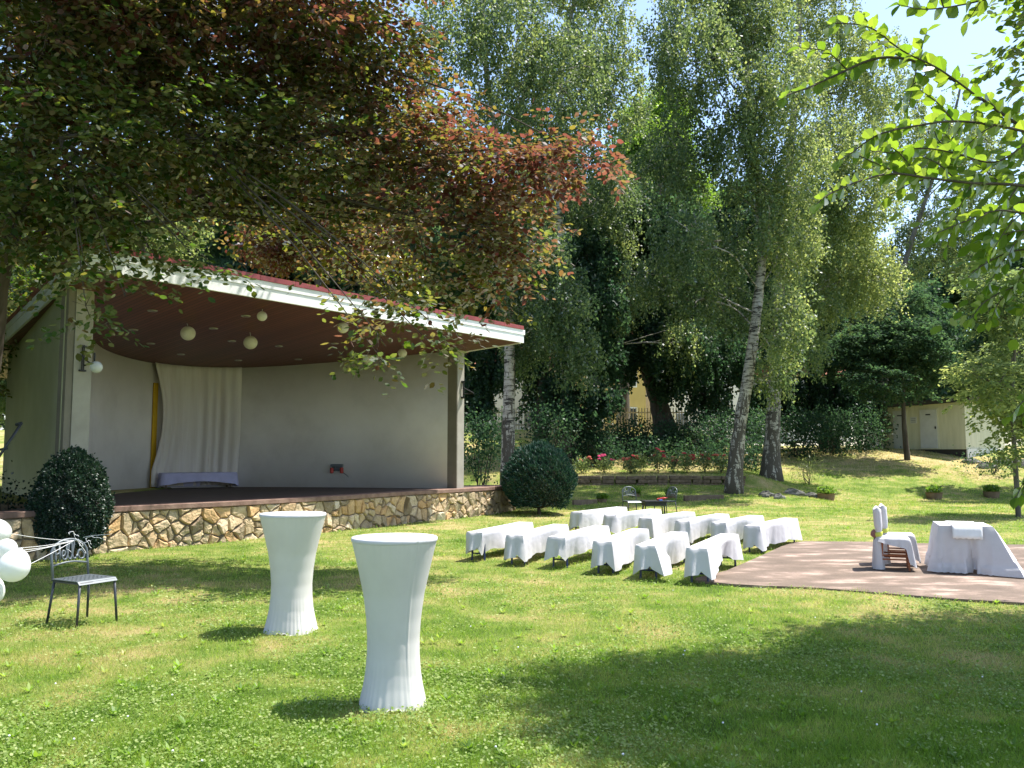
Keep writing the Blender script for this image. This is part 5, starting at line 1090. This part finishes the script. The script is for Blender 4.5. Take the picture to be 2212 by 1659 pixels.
# ------------------------------------------------------------------ grass
def grass():
    rg=np.random.default_rng(99); stage=[np.array(p) for p in capl]+[np.array((0,27)),np.array((-14,30)),np.array((-14,22)),np.array((-9.2,15.5))]
    def pts(n,y0,y1,pw=1.0):
        # density falls with the square of the distance
        py=rg.uniform(y0,y1,n); px=rg.uniform(-330,2540,n); v=(829.5-py)/F; ry=math.cos(PIT)-v*math.sin(PIT); rz=math.sin(PIT)+v*math.cos(PIT); t=(0-CH)/rz
        X=(px-1106)/F*t; Y=ry*t; return X,Y
    def keep(X,Y,m=0):
        k=~inpoly(X+.13*np.sin(Y*9+3*np.sin(X*5)),Y+.11*np.sin(X*11+2*np.sin(Y*7)),[tuple(p) for p in slab]); k&=~inpoly(X,Y,[tuple(p) for p in stage]); return k
    X,Y=pts(430000,1062,1760); X2=rg.uniform(-12,30,90000); Y2=rg.uniform(24,44,90000)
    k2=(np.abs(X2/Y2-.1)<.62); X=np.concatenate([X,X2[k2]]); Y=np.concatenate([Y,Y2[k2]]); k=keep(X,Y); X=X[k];Y=Y[k]; n=len(X)
    # clumped height variation
    hv=.75+.5*np.sin(X*2.3+1.3*np.sin(Y*1.9))*np.sin(Y*2.9+X)*.5+.25*rg.random(n); Z=hz(X,Y)
    hgt=(.030+.038*rg.random(n)**1.6)*hv*(1+.02*np.maximum(Y-10,0)); wid=np.maximum(.0042,.00062*Y)*rg.uniform(.7,1.3,n)
    P=np.stack([X,Y,Z-.004],1); a=rg.uniform(0,2*PI,n); ln=rg.uniform(.2,1.1,n); Dr=np.stack([np.cos(a)*ln,np.sin(a)*ln,np.ones(n)],1); a2=rg.uniform(0,2*PI,n)
    V=leaves(P,Dr,np.stack([np.cos(a2),np.sin(a2),.0*a2],1),hgt*1.15,wid,3); o=npmesh('grass',V,3,'blade',None,rg.random(n)); tag(o,kind='stuff',label='short mown lawn grass with dry patches',cat='grass')
    # broad lawn weeds and clover
    X,Y=pts(230000,1075,1760); k=keep(X,Y); cl=np.sin(X*1.1+2)*np.sin(Y*1.3+X*.5)+.8*np.sin(X*3.1)*np.sin(Y*2.7); k&=(rg.random(len(X))<np.clip(.38+.45*cl,.04,1)); X=X[k];Y=Y[k]; n=len(X)
    z=hz(X,Y)+rg.uniform(.012,.045,n); P=np.stack([X,Y,z],1); Dr=np.stack([rg.normal(0,1,n),rg.normal(0,1,n),rg.normal(.15,.3,n)],1); Nv=np.stack([rg.normal(0,.45,n),rg.normal(0,.45,n),np.ones(n)],1)
    s=rg.uniform(.5,1.3,n)*(.012+.0011*Y); V=leaves(P,Dr,Nv,s*1.05,s,6); o=npmesh('clover',V,6,'clover',None,rg.random(n)**1.5); tag(o,kind='stuff',label='clover and flat weeds in the lawn',cat='clover')
    # larger dandelion and plantain rosettes
    X,Y=pts(700,1120,1700); k=keep(X,Y); X=X[k];Y=Y[k]; m=len(X); nl=9; a=(np.arange(nl)[None,:]*2*PI/nl+rg.uniform(0,6,(m,1))+rg.normal(0,.25,(m,nl)))
    P=np.stack([np.repeat(X,nl),np.repeat(Y,nl),np.repeat(hz(X,Y),nl)+.01],1); a=a.ravel(); el=rg.uniform(.35,1.3,m*nl); Dr=np.stack([np.cos(a),np.sin(a),el],1); Nv=np.stack([-np.cos(a)*el,-np.sin(a)*el,np.ones(m*nl)],1)
    s=np.repeat(rg.uniform(.5,1.15,m),nl)*rg.uniform(.7,1.2,m*nl); V=leaves(P,Dr,Nv,.07*s,.020*s,6); o=npmesh('lawn_weeds',V,6,'blade',None,rg.uniform(0,.35,m*nl)); tag(o,kind='stuff',label='dandelion and plantain leaves in the lawn',cat='weeds')
    # clover flowers
    X,Y=pts(40,1250,1700); k=keep(X,Y); X=X[k];Y=Y[k]; m=len(X); b=MB()
    for x,y in zip(X,Y): b.lathe([(.002,-.006),(.006,-.003),(.007,.002),(.003,.006)],(x,y,float(hz(x,y))+.055),6)
    tag(b.build('clover_flowers','ribbon'),kind='stuff',label='small white clover flowers dotted over the lawn',cat='clover flowers')
grass()
print('LEAVES',NL)
# ------------------------------------------------------------------ light, sky, camera
w=bpy.data.worlds.new('World'); sc.world=w; w.use_nodes=True; nt=w.node_tree; bg=nt.nodes['Background']
sky=nt.nodes.new('ShaderNodeTexSky'); sky.sky_type='NISHITA'; sky.sun_disc=False
S=Vector((.44,.15,1.0)).normalized(); el=math.asin(S.z); az=math.atan2(S.x,S.y)
sky.sun_elevation=el; sky.sun_rotation=az; sky.air_density=1.0; sky.dust_density=1.5; sky.altitude=400
nt.links.new(sky.outputs[0],bg.inputs[0]); bg.inputs[1].default_value=.15
sl_=bpy.data.lights.new('sun','SUN'); sl_.energy=4.8; sl_.angle=R(.53); sl_.color=(1,.955,.88); so=bpy.data.objects.new('sun',sl_); COL.objects.link(so)
so.rotation_euler=(-S).to_track_quat('-Z','Y').to_euler()
cam=bpy.data.cameras.new('camera'); co=bpy.data.objects.new('camera',cam); COL.objects.link(co); co.location=(0,0,CH); co.rotation_euler=(PI/2+PIT,0,0)
cam.sensor_width=36; cam.lens=36*F/2212; cam.clip_end=3000; cam.clip_start=.05; sc.camera=co
sc.view_settings.view_transform='Standard'; sc.view_settings.look='None'; sc.view_settings.exposure=1.2; sc.view_settings.gamma=1
sc.cycles.max_bounces=7; sc.cycles.diffuse_bounces=3; sc.cycles.glossy_bounces=2; sc.cycles.transmission_bounces=4; sc.cycles.transparent_max_bounces=4
